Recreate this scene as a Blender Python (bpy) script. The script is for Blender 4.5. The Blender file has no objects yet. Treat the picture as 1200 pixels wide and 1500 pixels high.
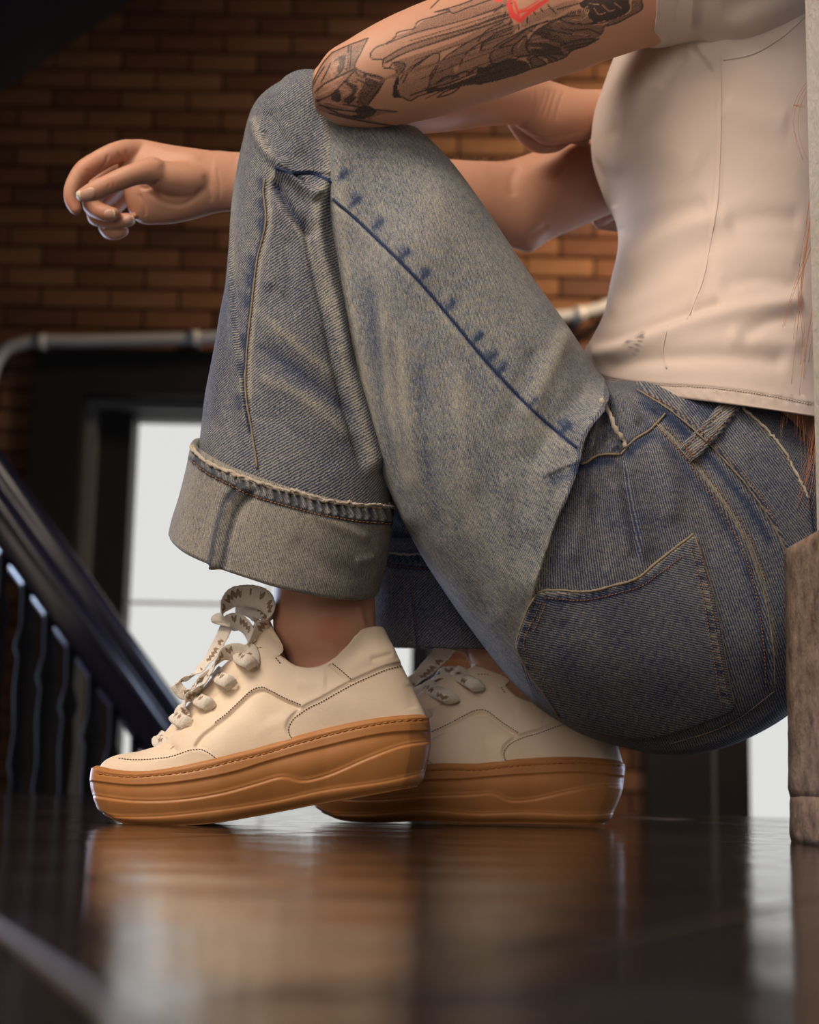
import bpy, math, random
import numpy as np
from mathutils import Vector, Matrix
from mathutils.bvhtree import BVHTree
from mathutils import noise as mnoise

random.seed(7); rng = np.random.default_rng(7)
S = bpy.context.scene
# ------------------------------------------------------------------ camera
F = 2300.0                      # focal length in pixels of the 1200 x 1500 frame
PITCH = math.atan(387.0 / F); ROLL = math.radians(1.2); CH = 0.0425
RC = Matrix.Rotation(math.pi / 2 + PITCH, 3, 'X') @ Matrix.Rotation(ROLL, 3, 'Z')
cam = bpy.data.cameras.new('camera'); camo = bpy.data.objects.new('camera', cam)
S.collection.objects.link(camo); S.camera = camo
camo.matrix_world = Matrix.Translation((0, 0, CH)) @ RC.to_4x4()
cam.sensor_fit = 'VERTICAL'; cam.sensor_height = 36.0; cam.lens = F / 1500 * 36
cam.clip_start = 0.02; cam.clip_end = 200
cam.dof.use_dof = True; cam.dof.focus_distance = 1.28; cam.dof.aperture_fstop = 6.0
R3 = np.array(RC); C0 = np.array([0, 0, CH])
# ------------------------------------------------------------------ world and lights
w = bpy.data.worlds.new('world'); S.world = w; w.use_nodes = True
wn = w.node_tree.nodes; bg = wn['Background']
bg.inputs['Color'].default_value = (1.0, 1.0, 0.975, 1); bg.inputs['Strength'].default_value = 0.76
def area(name, loc, target, size, power, col, sy=None):
    l = bpy.data.lights.new(name, 'AREA'); l.energy = power; l.color = col; l.shape = 'RECTANGLE'
    l.size = size; l.size_y = sy or size
    o = bpy.data.objects.new(name, l); S.collection.objects.link(o); o.location = loc
    o.rotation_euler = (Vector(target) - Vector(loc)).to_track_quat('-Z', 'Y').to_euler(); return o
area('key_lamp', (-1.05, 0.10, 2.15), (0.05, 1.35, 0.3), 1.3, 22, (1.0, 0.84, 0.70)).data.spread = math.radians(100)
area('front_fill_light', (-0.7, -2.0, 1.3), (0.1, 1.3, 0.5), 1.6, 4.0, (1.0, 0.88, 0.78)).data.spread = math.radians(70)  # added soft fill from behind the camera; no window there
area('fill_lamp', (-1.05, 0.25, 0.45), (-0.1, 1.3, 0.15), 0.7, 2.6, (1.0, 0.84, 0.70))
area('side_rim_light', (-2.6, 4.3, 0.4), (0.1, 1.4, 0.35), 1.4, 95, (0.60, 0.72, 1.0))  # added cool rim light; the left wall has no window
area('side_rim_light', (2.7, 3.6, 0.5), (0.1, 1.4, 0.3), 1.4, 48, (0.62, 0.74, 1.0))  # added cool rim light on the right, out of view
area('wall_wash_light', (1.9, 4.6, 3.0), (1.0, 5.95, 1.8), 0.4, 42, (1.0, 0.72, 0.46)).data.spread = math.radians(104)  # added unseen light that brightens the bricks at right
S.view_settings.view_transform = 'Standard'; S.view_settings.look = 'None'
S.view_settings.gamma = 1; S.view_settings.exposure = 0; S.view_settings.use_curve_mapping = False
try:
    S.cycles.max_bounces = 8; S.cycles.diffuse_bounces = 4; S.cycles.transparent_max_bounces = 12
except Exception: pass

# ------------------------------------------------------------------ geometry helpers
def P(px, py, Y):
    """the world point at depth Y on the line of sight of a frame position"""
    px, py, Y = np.broadcast_arrays(np.asarray(px, float), np.asarray(py, float), np.asarray(Y, float))
    c = np.stack([(px - 600) / F, -(py - 750) / F, -np.ones_like(px)], -1)
    d = c @ R3.T
    return C0 + d * (Y / d[..., 1])[..., None]
def proj(V):
    c = (V - C0) @ R3
    return np.stack([600 + F * c[..., 0] / -c[..., 2], 750 - F * c[..., 1] / -c[..., 2]], -1)
def spline(K, n, ts=None):
    """cubic through rows of K (any width), n samples"""
    K = np.asarray(K, float)
    if len(K) == 2:
        s = np.linspace(0, 1, n)[:, None]; return K[0] * (1 - s) + K[1] * s
    if ts is None:
        q = K[:, :4] if K.shape[1] > 3 else K
        d = np.sqrt(((q[1:] - q[:-1]) ** 2).sum(1)) ** 0.75 + 1e-6
        ts = np.concatenate([[0], np.cumsum(d)]); ts /= ts[-1]
    M = np.zeros_like(K); h = np.diff(ts)[:, None]; dl = np.diff(K, axis=0) / h
    M[1:-1] = (dl[:-1] * h[1:] + dl[1:] * h[:-1]) / (h[1:] + h[:-1]); M[0] = dl[0]; M[-1] = dl[-1]
    x = np.linspace(0, 1, n); i = np.clip(np.searchsorted(ts, x, side='right') - 1, 0, len(ts) - 2)
    hh = (ts[i + 1] - ts[i]); u = ((x - ts[i]) / hh)[:, None]; hh = hh[:, None]
    return ((2*u**3 - 3*u**2 + 1) * K[i] + (u**3 - 2*u**2 + u) * hh * M[i] + (-2*u**3 + 3*u**2) * K[i+1] + (u**3 - u**2) * hh * M[i+1])
def even(pts, n):
    """spline then resample evenly by length"""
    c = spline(pts, max(200, n)) if len(pts) > 2 else spline(pts, 200)
    d = np.concatenate([[0], np.cumsum(np.sqrt(((c[1:, :2] - c[:-1, :2]) ** 2).sum(1)))])
    x = np.linspace(0, d[-1], n)
    return np.stack([np.interp(x, d, c[:, k]) for k in range(c.shape[1])], 1)
def lerpx(x, tab):
    t = np.asarray(tab, float); return np.interp(x, t[:, 0], t[:, 1])
def sstep(a, b, x):
    t = np.clip((x - a) / (b - a), 0, 1); return t * t * (3 - 2 * t)

def mesh(name, V, Fc, mat, parent=None, uv=None, attrs=None, smooth=True):
    V = np.asarray(V, np.float32).reshape(-1, 3)
    me = bpy.data.meshes.new(name)
    if isinstance(Fc, np.ndarray):
        k = Fc.shape[1]; li = Fc.ravel().astype(np.int32)
        ls = np.arange(len(Fc), dtype=np.int32) * k; lt = np.full(len(Fc), k, np.int32)
    else:
        lt = np.array([len(f) for f in Fc], np.int32); ls = np.concatenate([[0], np.cumsum(lt)[:-1]]).astype(np.int32)
        li = np.array([i for f in Fc for i in f], np.int32)
    me.vertices.add(len(V)); me.vertices.foreach_set('co', V.ravel())
    me.loops.add(len(li)); me.loops.foreach_set('vertex_index', li)
    me.polygons.add(len(lt)); me.polygons.foreach_set('loop_start', ls); me.polygons.foreach_set('loop_total', lt)
    me.update(calc_edges=True); me.validate()
    me.polygons.foreach_set('use_smooth', np.full(len(me.polygons), smooth))
    if uv is not None and len(me.loops) == len(li):
        u = me.uv_layers.new(name='UVMap'); u.data.foreach_set('uv', np.asarray(uv, np.float32).reshape(-1, 2)[li].ravel())
    for k, a in (attrs or {}).items():
        a = np.asarray(a, np.float32)
        if a.ndim == 1:
            t = me.attributes.new(k, 'FLOAT', 'POINT'); t.data.foreach_set('value', a)
        else:
            t = me.attributes.new(k, 'FLOAT_COLOR', 'POINT'); t.data.foreach_set('color', np.concatenate([a, np.ones((len(a), 1))], 1).astype(np.float32).ravel())
    if mat: me.materials.append(mat)
    o = bpy.data.objects.new(name, me); S.collection.objects.link(o)
    if parent: o.parent = parent
    return o
def setp(o, label=None, cat=None, group=None, kind=None):
    for k, v in (('label', label), ('category', cat), ('group', group), ('kind', kind)):
        if v: o[k] = v
    return o
class Acc:
    """collects pieces that belong to one part"""
    def __init__(s): s.V = []; s.F = []; s.n = 0; s.U = []; s.A = {}
    def add(s, V, Fc, uv=None, **attrs):
        V = np.asarray(V, float).reshape(-1, 3)
        s.V.append(V)
        s.F += [[int(i) + s.n for i in f] for f in Fc]
        s.U.append(np.zeros((len(V), 2)) if uv is None else np.asarray(uv).reshape(-1, 2))
        for k, v in attrs.items(): s.A.setdefault(k, []).append(np.full(len(V), v) if np.isscalar(v) else np.asarray(v).ravel())
        s.n += len(V); return s
    def build(s, name, mat, parent=None, smooth=True):
        return mesh(name, np.concatenate(s.V), s.F, mat, parent, np.concatenate(s.U), {k: np.concatenate(v) for k, v in s.A.items()}, smooth)
def grid_faces(n, m, wrap=True, off=0):
    i = np.arange(n - 1)[:, None]; j = np.arange(m if wrap else m - 1)[None]
    j2 = (j + 1) % m
    return (np.stack([i * m + j, i * m + j2, (i + 1) * m + j2, (i + 1) * m + j], -1) + off).reshape(-1, 4)
def grid_normals(V, wrap=True):
    du = np.gradient(V, axis=0)
    if wrap: dv = np.roll(V, -1, 1) - np.roll(V, 1, 1)
    else: dv = np.gradient(V, axis=1)
    N = np.cross(dv, du); N /= np.linalg.norm(N, axis=-1, keepdims=True) + 1e-12
    return N
def orient(V, N, wrap=True):
    """make N point away from each ring's centre"""
    c = V.mean(1, keepdims=True)
    s = np.sign(((V - c) * N).sum()); return N * (s if s else 1)
def loft(sec, nu, nv, cap=(0, 0), capn=8, pw=1.0, pws=None):
    """closed tube from outline pairs: rows (ax,ay, bx,by, Y, ry [,dz]) in frame positions and metres of depth"""
    K = np.array([list(r) + [0] * (7 - len(r)) for r in sec], float)
    Q = spline(K, nu); rows = []
    def dirn(a, b):
        d = (b[:2] + b[2:4]) / 2 - (a[:2] + a[2:4]) / 2; return d / (np.linalg.norm(d) + 1e-9)
    def capr(q, d, L):
        out = []
        for k in range(1, capn + 1):
            a = k / capn * math.pi / 2 * 0.985; c = (q[:2] + q[2:4]) / 2; hv = (q[:2] - q[2:4]) / 2; r = q.copy()
            cc = c + d * L * math.sin(a); r[:2] = cc + hv * math.cos(a); r[2:4] = cc - hv * math.cos(a); r[5] *= math.cos(a); r[6] *= math.cos(a); out.append(r)
        return out
    if cap[0]: rows += capr(Q[0], -dirn(Q[0], Q[1]), cap[0])[::-1]
    rows += list(Q)
    if cap[1]: rows += capr(Q[-1], dirn(Q[-2], Q[-1]), cap[1])
    Q = np.array(rows)
    A = P(Q[:, 0], Q[:, 1], Q[:, 4]); B = P(Q[:, 2], Q[:, 3], Q[:, 4])
    c = (A + B) / 2; h = (A - B) / 2
    D = np.stack([np.zeros(len(Q)), -Q[:, 5], -Q[:, 6]], -1)
    ph = np.linspace(0, 2 * np.pi, nv, endpoint=False); ph = ph + .45 * np.cos(ph) - .45
    ph = ph + .45 * 1
    cs, sn = np.cos(ph), np.sin(ph)
    e = np.full(len(Q), pw) if pws is None else np.interp(np.linspace(0, 1, len(Q)), *zip(*pws)); e = e[:, None]
    cs = np.sign(cs) * np.abs(cs)[None] ** e; sn = np.sign(sn) * np.abs(sn)[None] ** e
    V = c[:, None] + h[:, None] * cs[:, :, None] + D[:, None] * sn[:, :, None]
    return V                                             # column nv//4 faces the camera
def uvgrid(V):
    n, m = V.shape[:2]
    dv = np.linalg.norm(np.roll(V, -1, 1) - V, axis=-1); u = np.cumsum(dv, 1) - dv; u -= u[:, m // 4:m // 4 + 1]
    du = np.linalg.norm(V[1:, m // 4] - V[:-1, m // 4], axis=-1); v = np.concatenate([[0], np.cumsum(du)])
    return np.stack([u, np.repeat(v[:, None], m, 1)], -1)
def pdist(XY, pts, closed=False):
    """distance, signed side (+ = right of travel as seen), position along (0..1) to a polyline"""
    pts = np.asarray(pts, float)
    if closed: pts = np.vstack([pts, pts[:1]])
    a = pts[:-1]; b = pts[1:]; d = b - a; L = np.sqrt((d ** 2).sum(1)) + 1e-9; cum = np.concatenate([[0], np.cumsum(L)])
    best = np.full(len(XY), 1e9); side = np.ones(len(XY)); al = np.zeros(len(XY))
    for k in range(len(a)):
        r = XY - a[k]; t = np.clip((r @ d[k]) / L[k] ** 2, 0, 1); q = r - t[:, None] * d[k]
        ds = np.sqrt((q ** 2).sum(1)); m = ds < best
        best[m] = ds[m]; cr = d[k][0] * r[:, 1] - d[k][1] * r[:, 0]; side[m] = np.sign(cr[m]); al[m] = (cum[k] + t[m] * L[k]) / cum[-1]
    return best, side, al
def inpoly(XY, poly):
    poly = np.asarray(poly, float); x, y = XY[:, 0], XY[:, 1]; c = np.zeros(len(XY), bool); j = len(poly) - 1
    for i in range(len(poly)):
        xi, yi = poly[i]; xj, yj = poly[j]
        with np.errstate(divide='ignore', invalid='ignore'):
            c ^= ((yi > y) != (yj > y)) & (x < (xj - xi) * (y - yi) / (yj - yi) + xi)
        j = i
    return c
def field(XY, ops):
    """sum of strokes: r = soft ridge, s = step (left side up), p = raised polygon, l = lap (one sharp side)"""
    out = np.zeros(len(XY))
    for op in ops:
        kind, pts, wd, ht = op[:4]; soft = op[4] if len(op) > 4 else 0.15
        pts = np.asarray(pts, float)
        n = 2 if len(pts) == 2 else (5 * len(pts)); path = even(pts, n) if kind != 'p' else pts
        lim = wd * (3.2 if kind != 'l' else 4)
        m = (XY[:, 0] > path[:, 0].min() - lim) & (XY[:, 0] < path[:, 0].max() + lim) & (XY[:, 1] > path[:, 1].min() - lim) & (XY[:, 1] < path[:, 1].max() + lim)
        if not m.any(): continue
        d, s, al = pdist(XY[m], path, closed=(kind == 'p'))
        end = np.ones(len(d)) if kind == 'p' or soft <= 0 else sstep(0, soft, al) * sstep(0, soft, 1 - al)
        if kind == 'r': f = np.exp(-(d / wd) ** 2) * end
        elif kind == 's': f = 0.5 * np.tanh(-s * d / 1.6) * np.exp(-(d / wd) ** 2) * end
        elif kind == 'l': f = np.where(s < 0, np.exp(-(d / wd) ** 1.5), np.exp(-(d / 1.8) ** 2)) * end
        else: f = sstep(-wd, wd, np.where(inpoly(XY[m], pts), d, -d))
        out[m] += ht * f
    return out
def mirrorv(V, yc):
    W = V.copy(); W[..., 1] = yc - np.abs(V[..., 1] - yc); return W
LASTV = [None]
def sculpt(V, ops, noise=0, nscale=20, mirror=None, wrap=True):
    LASTV[0] = V
    n, m = V.shape[:2]; N = orient(V, grid_normals(V, wrap))
    E = V if mirror is None else mirrorv(V, mirror)
    XY = proj(E.reshape(-1, 3)); view = (V - C0); view /= np.linalg.norm(view, axis=-1, keepdims=True)
    if mirror is None: fac = sstep(-0.05, 0.35, -(N * view).sum(-1))
    else: fac = sstep(-0.05, 0.3, np.abs(N[..., 1]))
    f = field(XY, ops).reshape(n, m) * 0.001 * fac
    if noise: f = f + noise * 0.001 * fbm(V * nscale)
    return V + N * f[..., None]
def fbm(X):
    """cheap smooth pseudo noise from summed sines"""
    r = np.random.default_rng(3); out = np.zeros(X.shape[:-1])
    for k in range(14):
        d = r.normal(size=3); d *= (1 + k * 0.22) / np.linalg.norm(d)
        out += np.sin(X @ d * 2 + r.uniform(0, 6)) / (1 + k * 0.2)
    return out / 4
def bvh_of(o):
    me = o.data; V = np.empty(len(me.vertices) * 3, np.float32); me.vertices.foreach_get('co', V)
    me.calc_loop_triangles(); T = np.empty(len(me.loop_triangles) * 3, np.int32); me.loop_triangles.foreach_get('vertices', T)
    return BVHTree.FromPolygons(V.reshape(-1, 3).tolist(), T.reshape(-1, 3).tolist(), all_triangles=True)
def multi_bvh(objs):
    VV, TT, n = [], [], 0
    for o in objs:
        me = o.data; V = np.empty(len(me.vertices) * 3, np.float32); me.vertices.foreach_get('co', V); V = V.reshape(-1, 3)
        me.calc_loop_triangles(); T = np.empty(len(me.loop_triangles) * 3, np.int32); me.loop_triangles.foreach_get('vertices', T)
        VV.append(V); TT.append(T.reshape(-1, 3) + n); n += len(V)
    return BVHTree.FromPolygons(np.concatenate(VV).tolist(), np.concatenate(TT).tolist(), all_triangles=True)
def cast(bvh, px, py):
    a = P(px, py, 1.0) - C0; d = Vector(a).normalized()
    loc, nor, idx, dist = bvh.ray_cast(Vector(C0), d)
    if loc is None: return None, None
    if nor.dot(d) > 0: nor = -nor
    return np.array(loc), np.array(nor)
def smooth_hits(H, N):
    return H, N
def tube(path, rad, nseg=8, flat=None, wdir=None, twist=0, capped=True):
    """tube along a world path; rad scalar or array; flat=(width, thick) with wdir the width direction"""
    path = np.asarray(path, float); n = len(path); T = np.gradient(path, axis=0); T /= np.linalg.norm(T, axis=1, keepdims=True) + 1e-12
    if wdir is None:
        ref = np.array([0, -1.0, 0.05]); A = np.cross(T, ref); ln = np.linalg.norm(A, axis=1, keepdims=True)
        A = np.where(ln < 1e-3, np.array([1.0, 0, 0]), A / (ln + 1e-9))
    else:
        A = np.broadcast_to(np.asarray(wdir, float), T.shape).copy(); A -= T * (A * T).sum(1, keepdims=True); A /= np.linalg.norm(A, axis=1, keepdims=True) + 1e-12
    B = np.cross(T, A)
    ph = np.linspace(0, 2 * np.pi, nseg, endpoint=False) + twist
    r1 = np.broadcast_to(np.asarray(rad if flat is None else flat[0], float), (n,)); r2 = np.broadcast_to(np.asarray(rad if flat is None else flat[1], float), (n,))
    V = path[:, None] + A[:, None] * (r1[:, None] * np.cos(ph))[..., None] + B[:, None] * (r2[:, None] * np.sin(ph))[..., None]
    Fc = grid_faces(n, nseg).tolist()
    if capped: Fc += [list(range(nseg))[::-1], list(range((n - 1) * nseg, n * nseg))]
    L = np.concatenate([[0], np.cumsum(np.linalg.norm(path[1:] - path[:-1], axis=1))])
    uv = np.stack([np.broadcast_to(np.cos(ph), (n, nseg)), np.repeat(L[:, None], nseg, 1)], -1)
    return V.reshape(-1, 3), Fc, uv.reshape(-1, 2)
def on_surface(bvh, pts, n, off):
    out = []
    for x, y in even(np.asarray(pts, float), n)[:, :2]:
        h, nn = cast(bvh, x, y)
        if h is not None: out.append(h + nn * off)
    out = np.array(out)
    if len(out) > 4:
        for _ in range(2): out[1:-1] = out[1:-1] * 0.5 + (out[:-2] + out[2:]) * 0.25
    return out
def seam(acc, bvh, pts, r, off=0.0, n=None, wob=0, **kw):
    L = np.sqrt((np.diff(np.asarray(pts, float), axis=0) ** 2).sum(1)).sum(); n = n or max(6, int(L / 4))
    p = on_surface(bvh, pts, n, off)
    if len(p) < 3: return
    keep = [0]
    for i in range(1, len(p)):
        if abs(p[i][1] - p[keep[-1]][1]) < 0.03: keep.append(i)
    p = p[keep]
    if wob: p = p + rng.normal(size=p.shape) * wob
    V, Fc, uv = tube(p, r * (1 + (rng.uniform(-.25, .25, len(p)) if wob else 0)), 6); acc.add(V, Fc, uv, **kw)
def stitches(acc, bvh, pts, dash, gap, r, off=0.0003, jit=0.0):
    path = even(np.asarray(pts, float), 400)[:, :2]; d = np.concatenate([[0], np.cumsum(np.sqrt((np.diff(path, axis=0) ** 2).sum(1)))])
    s = 0.0
    while s + dash < d[-1]:
        q = []
        for u in (s, s + dash / 2, s + dash):
            x = np.interp(u, d, path[:, 0]); y = np.interp(u, d, path[:, 1]) + random.uniform(-jit, jit)
            h, nn = cast(bvh, x, y)
            if h is None: break
            q.append(h + nn * (off if u != s + dash / 2 else off + r * 0.5))
        if len(q) == 3 and abs(q[0][1] - q[2][1]) < 0.01:
            V, Fc, uv = tube(np.array(q), np.array([r * .6, r, r * .6]), 5); acc.add(V, Fc, uv)
        s += dash + gap
def patch(bvh, poly, off, step=2.0, thick=0.001, band=None):
    """a thin piece of cloth lying on a surface inside an outline given as it is seen: returns verts, faces"""
    poly = np.asarray(poly, float); x0, y0 = poly.min(0); x1, y1 = poly.max(0)
    xs = np.arange(x0, x1 + step, step); ys = np.arange(y0, y1 + step, step)
    G = np.stack(np.meshgrid(xs, ys, indexing='ij'), -1); n, m = G.shape[:2]; fl = G.reshape(-1, 2)
    ins = inpoly(fl, poly); d, _, _ = pdist(fl, poly, closed=True)
    near = (~ins) & (d < step * 0.75)
    # snap the border vertices onto the outline
    pc = np.vstack([poly, poly[:1]]); a = pc[:-1]; dd = pc[1:] - a; L2 = (dd ** 2).sum(1) + 1e-9
    for i in np.where(near)[0]:
        t = np.clip(((fl[i] - a) * dd).sum(1) / L2, 0, 1); q = a + t[:, None] * dd; k = ((q - fl[i]) ** 2).sum(1).argmin(); fl[i] = q[k]
    ok = ins | near; idx = -np.ones(len(fl), int); H = []; Nn = []; D = []
    for i in np.where(ok)[0]:
        h, nn = cast(bvh, *fl[i])
        if h is None: ok[i] = False; continue
        idx[i] = len(H); H.append(h); Nn.append(nn); D.append(0 if near[i] else d[i])
    H = np.array(H); Nn = np.array(Nn); D = np.array(D)
    f = []
    I = idx.reshape(n, m)
    for i in range(n - 1):
        for j in range(m - 1):
            q = [I[i, j], I[i + 1, j], I[i + 1, j + 1], I[i, j + 1]]; q = [k for k in q if k >= 0]
            if len(q) >= 3:
                if max(H[q][:, 1]) - min(H[q][:, 1]) < 0.02: f.append(q)
    e = np.clip(D / 3.0, 0, 1)
    top = H + Nn * (off * np.sqrt(1 - (1 - e) ** 2))[:, None]
    XY = np.array([fl[i] for i in np.where(idx >= 0)[0]])
    return top, f, XY, D, Nn

# ------------------------------------------------------------------ materials
def mat(name):
    m = bpy.data.materials.new(name); m.use_nodes = True; nt = m.node_tree
    return m, nt, nt.nodes['Principled BSDF']
def nd(nt, t, **kw):
    n = nt.nodes.new(t)
    for k, v in kw.items():
        if k in n.inputs: n.inputs[k].default_value = v
        else: setattr(n, k, v)
    return n
def mixc(nt, fac, a, b, bt='MIX'):
    n = nt.nodes.new('ShaderNodeMix'); n.data_type = 'RGBA'; n.blend_type = bt
    for i, v in ((0, fac), (6, a), (7, b)):
        if hasattr(v, 'links'): nt.links.new(v, n.inputs[i])
        else: n.inputs[i].default_value = v if i == 0 else (*v[:3], 1)
    return n.outputs[2]
def math_(nt, op, a, b=None, c=None):
    n = nt.nodes.new('ShaderNodeMath'); n.operation = op
    for i, v in enumerate((a, b, c)):
        if v is None: continue
        if hasattr(v, 'links'): nt.links.new(v, n.inputs[i])
        else: n.inputs[i].default_value = v
    return n.outputs[0]
def ramp(nt, f, stops):
    r = nt.nodes.new('ShaderNodeValToRGB'); e = r.color_ramp.elements
    while len(e) < len(stops): e.new(0.5)
    for k, (p, c) in enumerate(stops): e[k].position = p; e[k].color = (*c, 1) if len(c) == 3 else c
    nt.links.new(f, r.inputs[0]); return r.outputs[0]
def tex(nt, co, scale, detail=3, rough=0.5, dist=0):
    n = nd(nt, 'ShaderNodeTexNoise', Scale=scale, Detail=detail, Roughness=rough, Distortion=dist)
    nt.links.new(co, n.inputs['Vector']); return n.outputs['Fac']
def mapping(nt, co, scale=(1, 1, 1), rot=(0, 0, 0)):
    n = nd(nt, 'ShaderNodeMapping'); n.inputs['Scale'].default_value = scale; n.inputs['Rotation'].default_value = rot
    nt.links.new(co, n.inputs['Vector']); return n.outputs[0]
def bump(nt, bs, h, strength=0.3, dist=0.001, prev=None):
    b = nd(nt, 'ShaderNodeBump', Strength=strength, Distance=dist); nt.links.new(h, b.inputs['Height'])
    if prev: nt.links.new(prev, b.inputs['Normal'])
    nt.links.new(b.outputs[0], bs.inputs['Normal']); return b.outputs[0]
def objco(nt): return nt.nodes.new('ShaderNodeTexCoord').outputs['Object']
def uvco(nt): return nt.nodes.new('ShaderNodeTexCoord').outputs['UV']
def attr(nt, n):
    a = nt.nodes.new('ShaderNodeAttribute'); a.attribute_name = n; return a

def denim(name, indigo, tan, ang=0.9, period=0.0021, bias=0.0, contrast=1.0, mot=1.0, wv=1.0):
    m, nt, bs = mat(name); uv = uvco(nt); bs.inputs['Roughness'].default_value = 0.92
    bs.inputs['Specular IOR Level'].default_value = 0.15
    try: bs.inputs['Sheen Weight'].default_value = 0.08; bs.inputs['Sheen Roughness'].default_value = 0.5
    except Exception: pass
    wob = tex(nt, uv, 260, 2)
    rot = mapping(nt, uv, rot=(0, 0, ang))
    sx = nt.nodes.new('ShaderNodeSeparateXYZ'); nt.links.new(rot, sx.inputs[0])
    ph = math_(nt, 'ADD', math_(nt, 'MULTIPLY', sx.outputs[0], 2 * math.pi / period), math_(nt, 'MULTIPLY', wob, 5.0))
    wave = math_(nt, 'MULTIPLY_ADD', math_(nt, 'SINE', ph), 0.5, 0.5)
    grain = tex(nt, mapping(nt, uv, scale=(1500, 700, 1)), 1, 2, 0.6)          # threads
    slub = tex(nt, mapping(nt, uv, scale=(420, 150, 1)), 1, 4, 0.65)
    blot = tex(nt, mapping(nt, uv, scale=(34, 16, 1)), 1, 3, 0.55)
    wr = attr(nt, 'wear_shade').outputs['Fac']
    f = math_(nt, 'MULTIPLY', math_(nt, 'SUBTRACT', wave, 0.5), 0.52 * contrast * wv)
    f = math_(nt, 'ADD', f, math_(nt, 'MULTIPLY', math_(nt, 'SUBTRACT', grain, 0.5), 0.9 * contrast))
    f = math_(nt, 'ADD', f, math_(nt, 'MULTIPLY', math_(nt, 'SUBTRACT', slub, 0.5), 0.75 * mot))
    f = math_(nt, 'ADD', f, math_(nt, 'MULTIPLY', math_(nt, 'SUBTRACT', blot, 0.5), 0.32 * mot))
    f = math_(nt, 'ADD', f, wr); f = math_(nt, 'ADD', f, 0.5 + bias)
    mid = tuple(a * 0.5 + b * 0.5 for a, b in zip(indigo, tan))
    col = ramp(nt, f, [(0.0, tuple(c * 0.55 for c in indigo)), (0.3, indigo), (0.55, mid), (0.82, tan), (1.0, tuple(min(1, c * 1.25) for c in tan))])
    nt.links.new(col, bs.inputs['Base Color'])
    bump(nt, bs, math_(nt, 'ADD', wave, math_(nt, 'MULTIPLY', grain, 0.8)), 0.55, 0.00035)
    return m
M = {}
M['denim'] = denim('denim', (0.058, 0.084, 0.150), (0.395, 0.38, 0.318), ang=0.55, period=0.0016, bias=.03, wv=.42, contrast=1.1, mot=1.15)
M['denim_shin'] = denim('denim_shin', (0.044, 0.064, 0.130), (0.325, 0.305, 0.245), ang=-0.85, period=0.0021, contrast=1.35, bias=-0.03, wv=.75)
M['denim_seat_shaded'] = denim('denim_seat_shaded', (0.040, 0.058, 0.120), (0.285, 0.265, 0.205), ang=1.25, period=0.0019, contrast=1.25, bias=-0.07, wv=.75)  # shade on the seat put into a darker denim tint
M['denim_cuff'] = denim('denim_inside', (0.10, 0.108, 0.13), (0.37, 0.335, 0.27), ang=0.6, period=0.0018, bias=0.06, contrast=1.35, mot=1.0, wv=.35)
M['denim_dark'] = denim('denim_seam', (0.03, 0.045, 0.11), (0.36, 0.31, 0.24), ang=0.9, bias=-0.08, contrast=0.9)
def simple(name, col, rough=0.5, spec=0.5, nscale=0, namt=0.15, bscale=0, bstr=0.2, bdist=0.0005, metal=0, sss=0):
    m, nt, bs = mat(name); bs.inputs['Base Color'].default_value = (*col, 1); bs.inputs['Roughness'].default_value = rough
    bs.inputs['Specular IOR Level'].default_value = spec; bs.inputs['Metallic'].default_value = metal
    co = objco(nt)
    if nscale:
        f = tex(nt, co, nscale, 4); c = mixc(nt, f, tuple(x * (1 - namt) for x in col), tuple(min(1, x * (1 + namt)) for x in col)); nt.links.new(c, bs.inputs['Base Color'])
    if bscale: bump(nt, bs, tex(nt, co, bscale, 4), bstr, bdist)
    if sss:
        bs.inputs['Subsurface Weight'].default_value = sss; bs.inputs['Subsurface Radius'].default_value = (1, 0.45, 0.25); bs.inputs['Subsurface Scale'].default_value = 0.006
    return m
M['seam_thread'] = simple('tan seam', (0.25, 0.20, 0.14), 0.9, 0.1, 900, 0.45)
M['orange_thread'] = simple('orange thread', (0.30, 0.13, 0.045), 0.8, 0.2, 300, 0.3)
M['blue_thread'] = simple('indigo thread', (0.03, 0.04, 0.10), 0.9, 0.1, 700, 0.4)
M['fray'] = simple('frayed cotton', (0.46, 0.40, 0.32), 0.95, 0.1, 900, 0.3)
def leather():
    m, nt, bs = mat('cream leather'); co = objco(nt)
    bs.inputs['Roughness'].default_value = 0.52; bs.inputs['Specular IOR Level'].default_value = 0.35
    n1 = tex(nt, co, 30, 3); c = mixc(nt, n1, (0.78, 0.625, 0.465), (0.88, 0.73, 0.56)); nt.links.new(c, bs.inputs['Base Color'])
    v = nd(nt, 'ShaderNodeTexVoronoi', Scale=900.0); nt.links.new(co, v.inputs['Vector'])
    n2 = tex(nt, co, 420, 4); n3 = tex(nt, mapping(nt, co, (40, 40, 160)), 1, 3)
    h = math_(nt, 'ADD', math_(nt, 'MULTIPLY', v.outputs['Distance'], 0.35), math_(nt, 'ADD', n2, math_(nt, 'MULTIPLY', n3, 1.6)))
    bump(nt, bs, h, 0.35, 0.0004); bs.inputs['Subsurface Weight'].default_value = 0.05; bs.inputs['Subsurface Scale'].default_value = 0.002
    return m
M['leather'] = leather()
def rubber():
    m, nt, bs = mat('gum rubber'); co = objco(nt)
    n1 = tex(nt, co, 18, 3); c = mixc(nt, n1, (0.40, 0.165, 0.052), (0.52, 0.24, 0.082))
    nt.links.new(c, bs.inputs['Base Color']); bs.inputs['Roughness'].default_value = 0.42; bs.inputs['Specular IOR Level'].default_value = 0.4
    bs.inputs['Subsurface Weight'].default_value = 0.25; bs.inputs['Subsurface Radius'].default_value = (1, 0.5, 0.2); bs.inputs['Subsurface Scale'].default_value = 0.006
    bump(nt, bs, tex(nt, co, 500, 3), 0.12, 0.0003); return m
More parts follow.
